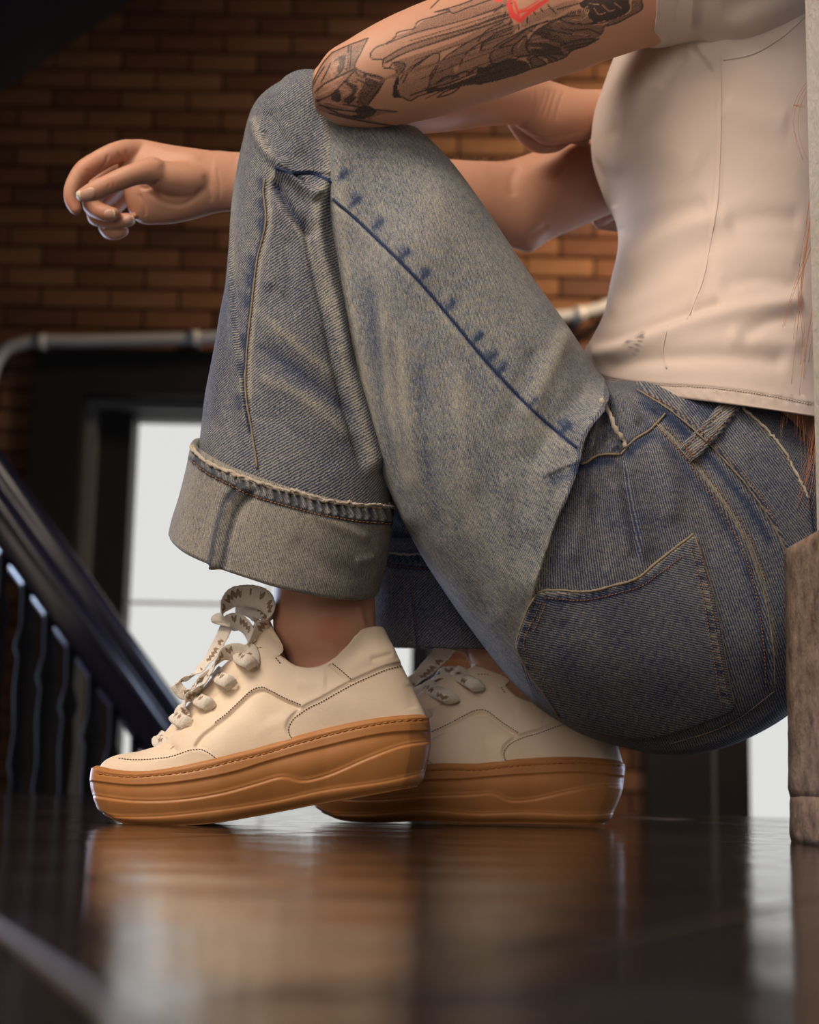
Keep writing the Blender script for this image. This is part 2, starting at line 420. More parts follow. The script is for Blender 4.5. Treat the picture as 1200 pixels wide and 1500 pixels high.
M['gum'] = rubber()
M['gum_thread'] = simple('gum thread', (0.40, 0.17, 0.05), 0.6, 0.3)
M['leather_thread'] = simple('brown leather thread', (0.12, 0.075, 0.05), 0.8, 0.2)
M['lining'] = simple('shoe lining', (0.62, 0.52, 0.42), 0.85, 0.2, 60, 0.1)
def lace():
    m, nt, bs = mat('woven lace'); uv = uvco(nt); s = nt.nodes.new('ShaderNodeSeparateXYZ'); nt.links.new(uv, s.inputs[0])
    # uv.x = across (-1..1), uv.y = metres along: a brown zigzag track
    tri = math_(nt, 'PINGPONG', s.outputs[1], 0.0018); zz = math_(nt, 'MULTIPLY_ADD', tri, 200.0, 0.15)
    d = math_(nt, 'ABSOLUTE', math_(nt, 'SUBTRACT', s.outputs[0], zz))
    on = math_(nt, 'LESS_THAN', d, 0.30); gate = math_(nt, 'GREATER_THAN', tex(nt, mapping(nt, uv, (0.01, 60, 1)), 1, 1), 0.50)
    brk = math_(nt, 'GREATER_THAN', tex(nt, uv, 900, 1), 0.40)
    f = math_(nt, 'MULTIPLY', math_(nt, 'MULTIPLY', on, gate), brk)
    n = tex(nt, objco(nt), 700, 3); base = mixc(nt, n, (0.74, 0.65, 0.54), (0.92, 0.86, 0.77))
    nt.links.new(mixc(nt, f, base, (0.27, 0.16, 0.09)), bs.inputs['Base Color']); bs.inputs['Roughness'].default_value = 0.95
    bs.inputs['Specular IOR Level'].default_value = 0.1; bump(nt, bs, tex(nt, objco(nt), 1300, 3), 0.9, 0.0008); return m
M['lace'] = lace()
def skin():
    m, nt, bs = mat('skin'); co = objco(nt)
    n1 = tex(nt, co, 14, 4); n2 = tex(nt, co, 90, 3)
    c = mixc(nt, n1, (0.50, 0.255, 0.160), (0.60, 0.34, 0.225)); c = mixc(nt, math_(nt, 'MULTIPLY', n2, 0.25), c, (0.50, 0.20, 0.13))
    red = attr(nt, 'blush').outputs['Fac']; c = mixc(nt, red, c, (0.52, 0.15, 0.085))
    ink = attr(nt, 'ink'); dots = tex(nt, co, 1500, 1)
    # fine stipple where the ink is pale
    f = math_(nt, 'MINIMUM', math_(nt, 'MAXIMUM', math_(nt, 'MULTIPLY_ADD', math_(nt, 'SUBTRACT', dots, 0.5), 1.3, math_(nt, 'MULTIPLY', ink.outputs['Fac'], 1.25)), 0.0), 1.0)
    gate = math_(nt, 'GREATER_THAN', ink.outputs['Fac'], 0.04)
    c = mixc(nt, math_(nt, 'MULTIPLY', math_(nt, 'MULTIPLY', f, gate), 0.94), c, (0.028, 0.024, 0.024))
    rd = attr(nt, 'redink').outputs['Fac']; c = mixc(nt, math_(nt, 'MINIMUM', math_(nt, 'MULTIPLY', rd, 1.5), 0.97), c, (0.78, 0.07, 0.06))
    nt.links.new(c, bs.inputs['Base Color']); bs.inputs['Roughness'].default_value = 0.50; bs.inputs['Specular IOR Level'].default_value = 0.35
    bs.inputs['Subsurface Weight'].default_value = 0.18; bs.inputs['Subsurface Radius'].default_value = (1, 0.4, 0.22); bs.inputs['Subsurface Scale'].default_value = 0.006
    v = nd(nt, 'ShaderNodeTexVoronoi', Scale=1100.0); nt.links.new(co, v.inputs['Vector'])
    bump(nt, bs, math_(nt, 'ADD', v.outputs['Distance'], tex(nt, co, 260, 4)), 0.16, 0.0004); return m
M['skin'] = skin()
M['nail'] = simple('fingernail', (0.62, 0.36, 0.27), 0.28, 0.5)
M['nail_tip'] = simple('nail tip', (0.72, 0.62, 0.44), 0.35, 0.5)
def shirtm():
    m, nt, bs = mat('blush cotton jersey'); co = objco(nt)
    n = tex(nt, co, 9, 3); f = tex(nt, co, 1600, 2)
    c = mixc(nt, n, (0.63, 0.515, 0.445), (0.69, 0.575, 0.505)); c = mixc(nt, math_(nt, 'MULTIPLY', f, 0.2), c, (0.60, 0.48, 0.41))
    pr = attr(nt, 'print').outputs['Fac']; c = mixc(nt, math_(nt, 'MULTIPLY', pr, 0.8), c, (0.16, 0.14, 0.15))
    nt.links.new(c, bs.inputs['Base Color']); bs.inputs['Roughness'].default_value = 0.95; bs.inputs['Specular IOR Level'].default_value = 0.1
    bs.inputs['Sheen Weight'].default_value = 0.1
    h = math_(nt, 'ADD', math_(nt, 'MULTIPLY', f, 0.4), math_(nt, 'MULTIPLY', tex(nt, co, 120, 4), 1.2)); bump(nt, bs, h, 0.35, 0.0007); return m
M['shirt'] = shirtm()
M['hair'] = simple('copper hair', (0.42, 0.15, 0.045), 0.4, 0.5, 40, 0.4)
M['eye_white'] = simple('eye', (0.75, 0.73, 0.70), 0.1, 0.5)
def brickm(k):
    base = [(0.120, 0.052, 0.026), (0.150, 0.070, 0.034), (0.105, 0.044, 0.024), (0.165, 0.080, 0.038), (0.085, 0.040, 0.024)][k]
    return simple('brick %d' % k, base, 0.85, 0.2, 14, 0.35, 60, 0.6, 0.004)
BR = [brickm(k) for k in range(5)]
M['mortar'] = simple('mortar', (0.06, 0.034, 0.022), 0.95, 0.1, 30, 0.3, 80, 0.5, 0.003)
M['plaster'] = simple('white painted plaster', (0.50, 0.47, 0.42), 0.8, 0.3, 25, 0.12, 110, 0.8, 0.0025)
M['dark_wall'] = simple('dark plaster', (0.10, 0.07, 0.055), 0.8, 0.2, 5, 0.3, 30, 0.3, 0.002)
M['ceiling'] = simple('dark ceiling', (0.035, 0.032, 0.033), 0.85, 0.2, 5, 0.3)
M['frame'] = simple('dark painted window frame', (0.010, 0.008, 0.008), 0.55, 0.3, 20, 0.3)
M['frame_grey'] = simple('grey window bead', (0.10, 0.10, 0.10), 0.4, 0.5, 20, 0.2)
M['muntin'] = simple('pale glazing bar', (0.55, 0.56, 0.55), 0.5, 0.4)
M['rail'] = simple('polished dark wood', (0.018, 0.016, 0.030), 0.27, 0.9, 30, 0.4)
M['iron'] = simple('black iron', (0.005, 0.0045, 0.005), 0.85, 0.1, 40, 0.3)
M['pipe'] = simple('grey painted pipe', (0.42, 0.42, 0.42), 0.35, 0.6, 30, 0.1)
M['brass'] = simple('aged brass', (0.45, 0.22, 0.06), 0.35, 0.5, metal=0.8)
def glassm():
    m = bpy.data.materials.new('window glass'); m.use_nodes = True; nt = m.node_tree; nt.nodes.clear()
    o = nt.nodes.new('ShaderNodeOutputMaterial'); t = nt.nodes.new('ShaderNodeBsdfTransparent'); g = nt.nodes.new('ShaderNodeBsdfGlossy')
    g.inputs['Roughness'].default_value = 0.03; t.inputs['Color'].default_value = (0.99, 0.99, 0.99, 1)
    f = nt.nodes.new('ShaderNodeFresnel'); f.inputs['IOR'].default_value = 1.05; x = nt.nodes.new('ShaderNodeMixShader')
    nt.links.new(f.outputs[0], x.inputs[0]); nt.links.new(t.outputs[0], x.inputs[1]); nt.links.new(g.outputs[0], x.inputs[2]); nt.links.new(x.outputs[0], o.inputs[0]); return m
M['glass'] = glassm()
def stonem():
    m, nt, bs = mat('worn brown stone'); co = objco(nt)
    n = tex(nt, co, 48, 6, 0.65); c = ramp(nt, n, [(0.30, (0.06, 0.040, 0.030)), (0.45, (0.17, 0.115, 0.085)), (0.6, (0.25, 0.175, 0.13)), (0.8, (0.34, 0.26, 0.21))])
    nt.links.new(c, bs.inputs['Base Color']); bs.inputs['Roughness'].default_value = 0.85
    bump(nt, bs, math_(nt, 'ADD', n, math_(nt, 'MULTIPLY', tex(nt, co, 160, 4), 0.4)), 0.8, 0.004); return m
M['stone'] = stonem()
def floorm():
    m, nt, bs = mat('polished dark stone'); co = objco(nt)
    n = tex(nt, co, 5, 5, 0.6, 0.6); n2 = tex(nt, co, 38, 4, 0.6); n3 = tex(nt, co, 420, 3)
    c = ramp(nt, n, [(0.25, (0.009, 0.006, 0.005)), (0.5, (0.024, 0.014, 0.010)), (0.75, (0.045, 0.026, 0.017))])
    c = mixc(nt, math_(nt, 'MULTIPLY', n2, 0.5), c, (0.02, 0.013, 0.011)); nt.links.new(c, bs.inputs['Base Color'])
    r = nt.nodes.new('ShaderNodeMapRange'); nt.links.new(n2, r.inputs[0]); r.inputs[1].default_value = .3; r.inputs[2].default_value = .75; r.inputs[3].default_value = 0.06; r.inputs[4].default_value = 0.17
    nt.links.new(r.outputs[0], bs.inputs['Roughness']); bs.inputs['Specular IOR Level'].default_value = 0.5
    n4 = tex(nt, mapping(nt, co, (3, 14, 1)), 1, 3); h = math_(nt, 'ADD', math_(nt, 'ADD', math_(nt, 'MULTIPLY', n2, 1.0), math_(nt, 'MULTIPLY', n4, 4.0)), math_(nt, 'MULTIPLY', n3, 0.14)); bump(nt, bs, h, 0.30, 0.0014); return m
M['floor'] = floorm()
M['joint'] = simple('floor joint', (0.12, 0.09, 0.065), 0.5, 0.3, 60, 0.3)

# ------------------------------------------------------------------ the setting
def box(acc, x0, x1, y0, y1, z0, z1, bev=0.0):
    if bev:
        b = min(bev, (x1-x0)/3, (y1-y0)/3, (z1-z0)/3); V = []; 
        for z, i in ((z0, b), (z0 + b, 0), (z1 - b, 0), (z1, b)):
            V += [(x0+i, y0+i, z), (x1-i, y0+i, z), (x1-i, y1-i, z), (x0+i, y1-i, z)]
        Fc = [[3, 2, 1, 0], [12, 13, 14, 15]] + [[4*k+j, 4*k+(j+1) % 4, 4*k+4+(j+1) % 4, 4*k+4+j] for k in range(3) for j in range(4)]
    else:
        V = [(x0, y0, z0), (x1, y0, z0), (x1, y1, z0), (x0, y1, z0), (x0, y0, z1), (x1, y0, z1), (x1, y1, z1), (x0, y1, z1)]
        Fc = [[3, 2, 1, 0], [4, 5, 6, 7], [0, 1, 5, 4], [1, 2, 6, 5], [2, 3, 7, 6], [3, 0, 4, 7]]
    acc.add(V, Fc); return acc
def struct(name, acc, m, label=None): return setp(acc.build(name, m, None, False), label, kind='structure')
WY = 5.95; LOW = -1.7; XW = 3.3; TOP = 3.7
# landing: bedding slab, with the stones as parts
EA = np.array([-3.3, 4.466]); ED = np.array([1.03, -0.65]) / np.hypot(1.03, .65)
def edgeY(x): return 2.15 + (0.37 - x) * 0.631
poly_floor = [(-XW, -2.6), (XW, -2.6), (XW, edgeY(XW)), (-XW, edgeY(-XW))]
a = Acc(); V = [(x, y, -0.0007) for x, y in poly_floor] + [(x, y, -0.22) for x, y in poly_floor]
a.add(V, [[0, 1, 2, 3], [7, 6, 5, 4]] + [[i, i + 4, (i + 1) % 4 + 4, (i + 1) % 4] for i in range(4)])
floor = struct('floor', a, M['joint'], 'landing floor of dark polished stone slabs')
def clip(poly, p, nrm):
    out = []
    for i in range(len(poly)):
        A, B = np.array(poly[i]), np.array(poly[(i + 1) % len(poly)]); da = (A - p) @ nrm; db = (B - p) @ nrm
        if da >= 0: out.append(tuple(A))
        if da * db < 0: out.append(tuple(A + (B - A) * da / (da - db)))
    return out
def cut(polys, p, d, only=None):
    p = np.array(p); nrm = np.array([-d[1], d[0]]); out = []
    for q in polys:
        c = np.mean(q, 0)
        if only and not only(c): out.append(q); continue
        for s in (1, -1):
            r = clip(q, p, nrm * s)
            if len(r) >= 3: out.append(r)
    return out
inner = [(-XW, -2.6), (XW, -2.6), (XW, edgeY(XW) - .28), (-XW, edgeY(-XW) - .28)]
polys = [inner]
u1 = np.array([0.08, -0.20]); u1 /= np.linalg.norm(u1); u2 = np.array([0.15, 0.25]); u2 /= np.linalg.norm(u2)
for k in (-3, -2, -1, 0, 1, 2, 3): polys = cut(polys, (-.13 + k * 0.95, .49), u1)
side = lambda c: True
for k in (-3, -2, -1, 0, 1, 2, 3): polys = cut(polys, (0.0 , .345 + k * 0.95), u2)
nosing = [(-XW, edgeY(-XW) - .275), (XW, edgeY(XW) - .275), (XW, edgeY(XW)), (-XW, edgeY(-XW))]
def shrink(q, g):
    q = np.array(q); c = q.mean(0); out = []
    for i in range(len(q)):
        a0, b0, c0 = q[i - 1], q[i], q[(i + 1) % len(q)]
        e1 = (b0 - a0) / (np.linalg.norm(b0 - a0) + 1e-9); e2 = (c0 - b0) / (np.linalg.norm(c0 - b0) + 1e-9)
        n1 = np.array([-e1[1], e1[0]]); n2 = np.array([-e2[1], e2[0]])
        if n1 @ (c - b0) < 0: n1, n2 = -n1, -n2
        bs_ = n1 + n2; bs_ /= np.linalg.norm(bs_) + 1e-9; out.append(b0 + bs_ * g / max(0.35, bs_ @ n1))
    return np.array(out)
def slab(name, q, gap, m, z1=0.0, z0=-0.02):
    A0 = shrink(q, gap); A1 = shrink(q, gap); n = len(q); V = [(x, y, z0) for x, y in A0] + [(x, y, z1 - 0.0006) for x, y in A0] + [(x, y, z1) for x, y in A1]
    f = [list(range(n))[::-1], list(range(2 * n, 3 * n))] + [[k * n + i, k * n + (i + 1) % n, (k + 1) * n + (i + 1) % n, (k + 1) * n + i] for k in range(2) for i in range(n)]
    o = mesh(name, np.array(V), f, m, floor, smooth=False); return o
def area2(q):
    q = np.array(q); x, y = q[:, 0], q[:, 1]; return abs((x * np.roll(y, -1) - y * np.roll(x, -1)).sum()) / 2
for q in polys:
    if area2(q) > 0.01: slab('slab', q, 0.0022, M['floor'])
for i in range(6):
    t0, t1 = i / 6, (i + 1) / 6; L0, L1, L2, L3 = map(np.array, nosing)
    slab('nosing_slab', [tuple(L0 + (L1 - L0) * t0), tuple(L0 + (L1 - L0) * t1), tuple(L3 + (L2 - L3) * t1), tuple(L3 + (L2 - L3) * t0)], 0.004, M['floor'])
# lower hall floor, side walls, front wall, ceiling
a = Acc(); box(a, -XW, XW, 0.0, WY + .3, LOW - .1, LOW); lower = struct('floor_lower', a, M['floor'], 'lower floor at the foot of the stairs')
a = Acc(); box(a, -XW - .1, -XW, -2.7, WY + .4, LOW, TOP); struct('wall_left', a, M['dark_wall'])
a = Acc(); box(a, XW, XW + .1, -2.7, WY + .4, LOW, TOP); struct('wall_right', a, M['dark_wall'])
a = Acc(); box(a, -XW, XW, -2.8, -2.7, LOW, TOP); struct('wall_front', a, M['dark_wall'])
a = Acc(); box(a, -XW, XW, -2.7, WY + .4, TOP, TOP + .1); struct('ceiling', a, M['ceiling'])
# back wall with two window openings
def Xat(px, py, Y=WY): return P(px, py, Y)[0]
def Zat(px, py, Y=WY): return P(px, py, Y)[2]
W1 = dict(x0=Xat(40, 750), x1=Xat(645, 900), z1=Zat(200, 517), z0=LOW + .5)
W2 = dict(x0=Xat(945, 1140), x1=Xat(945, 1140) + W1['x1'] - W1['x0'], z1=W1['z1'], z0=LOW + .5)
a = Acc(); yb0, yb1 = WY + 0.012, WY + 0.32
for x0, x1, z0, z1 in ((-XW, W1['x0'], LOW, TOP), (W1['x1'], W2['x0'], LOW, TOP), (W2['x1'], XW, LOW, TOP), (W1['x0'], W1['x1'], W1['z1'], TOP), (W1['x0'], W1['x1'], LOW, W1['z0']), (W2['x0'], W2['x1'], W1['z1'], TOP), (W2['x0'], W2['x1'], LOW, W1['z0'])):
    if x1 > x0: box(a, x0, x1, yb0, yb1, z0, z1)
wall = struct('wall_back', a, M['mortar'], 'back wall of orange brown bricks around the windows')
bm = []
for k in range(5):
    t = Acc(); box(t, -0.131, 0.131, -0.012, 0.05, -0.0365, 0.0365, 0.004); o = t.build('brick', BR[k], wall, False); bm.append(o.data); bpy.data.objects.remove(o)
rest = Acc(); vis = [(-30, -30, 400, 520), (380, -30, 640, 130), (620, 90, 920, 520), (-30, 500, 60, 960), (625, 930, 700, 1040), (905, 1060, 960, 1215), (820, 60, 960, 200)]
nb = 0
for r in range(int(LOW / 0.083), 52):
    z = r * 0.083 + 0.04
    if z > TOP - .04: break
    for c in range(-13, 14):
        x = c * 0.272 + (0.136 if r % 2 else 0) + 0.03
        x0, x1 = x - .131, x + .131
        if x0 < -XW or x1 > XW: continue
        skip = False
        for W in (W1, W2):
            if z - .03 < W['z1'] and z + .03 > W['z0']:
                if x0 > W['x0'] - .02 and x1 < W['x1'] + .02: skip = True
                elif x0 < W['x1'] and x1 > W['x0']:
                    if x < (W['x0'] + W['x1']) / 2: x1 = min(x1, W['x0'])
                    else: x0 = max(x0, W['x1'])
                    if x1 - x0 < 0.03: skip = True
        if skip: continue
        px, py = proj(np.array([(x0 + x1) / 2, WY, z]))
        v = any(b[0] < px < b[2] and b[1] < py < b[3] for b in vis)
        dy = random.uniform(-.003, .003)
        if v and nb < 300:
            o = bpy.data.objects.new('brick', bm[random.choice([0, 0, 1, 1, 2, 3, 4])]); S.collection.objects.link(o); o.parent = wall
            o.location = ((x0 + x1) / 2, WY + dy, z); o.scale = ((x1 - x0) / .262, 1, 1); nb += 1
        else: box(rest, x0, x1, WY - .012 + dy, WY + .05, z - .0365, z + .0365)
setp(rest.build('brick_rest', BR[0], wall, False), kind='stuff')
def window(name, W, gx0, gx1, gz1, gm):
    """nested dark casings stepping back to the glass"""
    t = Acc(); root = None
    x0, x1, z0, z1 = W['x0'], W['x1'], W['z0'], W['z1']
    def ring(acc, X0, X1, Z1, x0, x1, z1, ya, yb, zz0, b0):
        box(acc, X0, x0, ya, yb, zz0, Z1); box(acc, x1, X1, ya, yb, zz0, Z1); box(acc, x0, x1, ya, yb, z1, Z1); box(acc, x0, x1, ya, yb, zz0, b0)
    A = gm['A']; B = gm['B']
    ring(t, x0, x1, z1, A[0], A[1], A[2], WY - .05, WY + .20, z0, z0 + .10)
    root = struct(name, t, M['frame'])
    t = Acc(); ring(t, A[0], A[1], A[2], B[0], B[1], B[2], WY + .03, WY + .22, z0 + .10, z0 + .14); t.build('window_bead', M['frame_grey'], root, False)
    t = Acc(); ring(t, B[0], B[1], B[2], gx0, gx1, gz1, WY + .09, WY + .24, z0 + .14, z0 + .22); t.build('sash', M['frame'], root, False)
    t = Acc(); V = [(x, y + (x - gx0) * .12, z) for z in (z0 + .22, gz1) for x, y in ((gx0, WY + .172), (gx1, WY + .172), (gx1, WY + .178), (gx0, WY + .178))]; t.add(V, [[3,2,1,0],[4,5,6,7],[0,1,5,4],[1,2,6,5],[2,3,7,6],[3,0,4,7]]); t.build('pane', M['glass'], root, False)
    return root
z0w = W1['z0']
g1 = dict(A=(Xat(116, 750), Xat(634, 900), Zat(200, 583)), B=(Xat(132, 750), Xat(630, 900), Zat(200, 597)))
w1 = window('window_1', W1, Xat(182, 740), Xat(604, 900), Zat(200, 601), g1)
g2 = dict(A=(Xat(1040, 1140), W2['x1'] - .1, g1['A'][2]), B=(Xat(1052, 1140), W2['x1'] - .13, g1['B'][2]))
w2 = window('window_2', W2, Xat(1107, 1140), W2['x1'] - .2, Zat(200, 601), g2)
t = Acc(); zz = Zat(300, 878); box(t, Xat(182, 740), Xat(604, 900), WY + .155, WY + .17, zz - .006, zz + .006); t.build('glazing_bar', M['muntin'], w1, False)
t = Acc(); xx = Xat(388, 860); box(t, xx - .004, xx + .004, WY + .155, WY + .17, z0w + .22, Zat(200, 601)); t.build('glazing_bar', M['muntin'], w1, False)
# painted pipe across the top of the window
def wpath(pts): return np.array([P(x, y, Y) for x, y, Y in pts])
pp = even(np.array([(-14, 560, 0), (-8, 535, 0), (8, 512, 0), (40, 502, 0), (120, 500, 0), (310, 495, 0), (600, 482, 0), (760, 468, 0), (840, 462, 0), (890, 448, 0), (960, 405, 0), (1060, 330, 0)], float), 90)
path = np.array([P(x, y, WY - 0.11) for x, y, _ in pp]); V, Fc, uv = tube(path, 0.025, 14); a = Acc().add(V, Fc, uv)
pipe = setp(a.build('wall_pipe', M['pipe']), 'pale grey painted pipe bent along the brick wall above the window', 'pipe')
for px_, py_ in ((285, 495), (60, 501), (850, 460)):
    c = P(px_, py_, WY - 0.11); V, Fc, uv = tube(np.array([c + (-.02, 0, 0), c + (.02, 0, 0)]), 0.031, 14); b = Acc().add(V, Fc, uv)
    box(b, c[0] - .012, c[0] + .012, WY - .10, WY + .0, c[2] - .02, c[2] + .02); b.build('pipe_clip', M['pipe'], pipe)
# sloping underside of the stair flight above, upper left
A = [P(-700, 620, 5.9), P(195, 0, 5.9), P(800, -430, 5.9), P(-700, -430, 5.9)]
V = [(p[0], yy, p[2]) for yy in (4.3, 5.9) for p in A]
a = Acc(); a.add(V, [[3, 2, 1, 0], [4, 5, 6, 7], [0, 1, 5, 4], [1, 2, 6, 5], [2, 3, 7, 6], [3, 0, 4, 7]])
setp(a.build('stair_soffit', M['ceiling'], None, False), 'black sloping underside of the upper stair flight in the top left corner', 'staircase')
# stair railing
rail = bpy.data.objects.new('stair_railing', None); S.collection.objects.link(rail); rail.location = (0, 0, 0)
setp(rail, 'dark polished stair railing descending to the right behind the sneakers', 'railing')
ra = P(-120, 500, 3.3); rb = P(470, 1328, 4.0); T = (rb - ra) / np.linalg.norm(rb - ra); up = np.array([0, 0, 1.]) - T * T[2]; up /= np.linalg.norm(up); sd = np.cross(T, up)
if sd[1] > 0: sd = -sd
prof = [(0.0, 0.000), (0.018, -0.001), (0.030, -0.008), (0.034, -0.020), (0.030, -0.032), (0.022, -0.038), (0.022, -0.043), (0.032, -0.050), (0.036, -0.060), (0.032, -0.070), (0.018, -0.078), (0.018, -0.098), (0, -0.10)]
prof = prof + [(-x, y) for x, y in prof[-2:0:-1]]
sc = 1.34
ring_ = lambda c: [c + sd * (x * sc) + up * (y * sc) for x, y in prof]
n = len(prof); V = ring_(ra) + ring_(rb)
a = Acc().add(V, [[i, (i + 1) % n, n + (i + 1) % n, n + i] for i in range(n)] + [list(range(n))[::-1], list(range(n, 2 * n))]); a.build('handrail', M['rail'], rail, True)
Ln = rb - ra; zb = None
for k in range(17):
    t_ = 0.06 + k * 0.052
    c = ra + Ln * t_ - up * 0.095
    hgt = 0.62; p = []
    prf = [(0, .010), (.04, .010), (.05, .016), (.07, .010), (.22, .008), (.26, .014), (.30, .018), (.34, .011), (.45, .014), (.60, .009), (.72, .015), (.76, .009), (1, .010)]
    zs = np.array([c[2] - q * hgt for q, _ in prf]); pth = np.stack([np.full(len(zs), c[0]), np.full(len(zs), c[1]), zs], 1)
    V, Fc, uv = tube(pth, np.array([r for _, r in prf]) * 1.25, 10); Acc().add(V, Fc, uv).build('baluster', M['iron'], rail)
# stringer carrying the balusters and the treads behind it
a = Acc(); off1 = -0.62; V = []
for c in (ra, rb):
    for dz, dy in ((off1 - .1, -.03), (off1 - .42, -.03), (off1 - .42, .03), (off1 - .1, .03)): V.append((c[0], c[1] + dy, c[2] + dz))
a.add(V, [[0, 1, 2, 3], [7, 6, 5, 4]] + [[i, (i + 1) % 4, 4 + (i + 1) % 4, 4 + i] for i in range(4)]); a.build('stringer', M['iron'], rail, False)
# jamb at the right: worn stone base, white plaster above
jx = P(1152, 1000, 1.205)[0]; px2 = P(1191, 500, 1.19)[0]; zt = P(1170, 801, 1.19)[2]
a = Acc(); box(a, px2, XW, 0.98, 1.19, 0, TOP); jw = struct('wall_side', a, M['plaster'], 'white plastered wall end on a worn brown stone base at the right edge')
def rough_block(x0, x1, y0, y1, z0, z1, seed, n=14):
    """block whose faces are unevenly worn"""
    nz = int(n * (z1 - z0) / .1) + 3; gx = np.linspace(x0, x1, 10); V = []; 
    r = np.random.default_rng(seed); m = 8
    per = [(x0, y0), (x1, y0), (x1, y1), (x0, y1)]; ring = []
    for i in range(4):
        A, B = np.array(per[i]), np.array(per[(i + 1) % 4]); 
        for k in range(m): ring.append(A + (B - A) * k / m)
    ring = np.array(ring); c = ring.mean(0); rows = []
    for j in range(nz):
        z = z0 + (z1 - z0) * j / (nz - 1); e = min(j, nz - 1 - j); inset = 0.0015 if e == 0 else 0
        q = ring + np.sign(c - ring) * inset * 0 + (c - ring) / np.linalg.norm(c - ring, axis=1, keepdims=True) * inset
        cnr = np.array([mnoise.noise(Vector((p[0] * 60, p[1] * 60, z * 60 + seed * 9))) for p in ring])
        q = q + (c - ring) / np.linalg.norm(c - ring, axis=1, keepdims=True) * (cnr[:, None] * 0.0018)
        rows.append(np.concatenate([q, np.full((len(q), 1), z)], 1))
    V = np.array(rows); Fc = grid_faces(nz, len(ring)).tolist(); L = len(ring)
    Fc += [list(range(L))[::-1], list(range((nz - 1) * L, nz * L))]
    return V.reshape(-1, 3), Fc
zc = P(1170, 1168, 1.19)[2]
for i, (za, zb_) in enumerate(((0.0, zc + .001), (zc, zt))):
    V, Fc = rough_block(jx, jx + 0.16, 0.975, 1.205, za, zb_, 5 + i); Acc().add(V, Fc).build('stone_block', M['stone'], jw, True)

# ------------------------------------------------------------------ the person
person = bpy.data.objects.new('person', None); S.collection.objects.link(person); person.location = (0.05, 1.4, 0)
setp(person, 'crouching person with tattooed arm, blush t-shirt, cuffed light blue jeans and cream sneakers', 'person')
def adopt(o):                                            # keep world placement under the empty at the person's base
    o.parent = person; o.location = (-person.location[0], -person.location[1], -person.location[2]); return o
YN = 1.32                                                # near leg plane
# ---- jeans --------------------------------------------------------------------------------
TH = [(462,158, 470,225, 1.33,.045), (505,150, 474,300, 1.325,.064), (565,165, 481,380, 1.325,.076), (622,208, 496,455, 1.325,.084), (680,272, 518,545, 1.315,.09),
      (735,350, 541,635, 1.32,.095), (785,425, 570,718, 1.325,.10), (826,482, 607,793, 1.33,.105), (852,522, 652,867, 1.34,.112), (870,552, 705,940, 1.355,.125),
      (886,570, 765,1012, 1.375,.140), (908,570, 838,1066, 1.395,.158), (952,562, 920,1096, 1.41,.168), (1002,562, 1002,1106, 1.42,.174), (1052,572, 1080,1086, 1.425,.175),
      (1094,602, 1148,1042, 1.43,.170), (1136,652, 1195,975, 1.43,.155), (1176,715, 1228,905, 1.43,.13), (1214,790, 1240,850, 1.43,.09)]
V = loft(TH, 540, 400, cap=(22, 8), capn=10, pws=[(0, .95), (.5, .93), (.62, .82), (.75, .70), (1, .72)])
V = V + 0
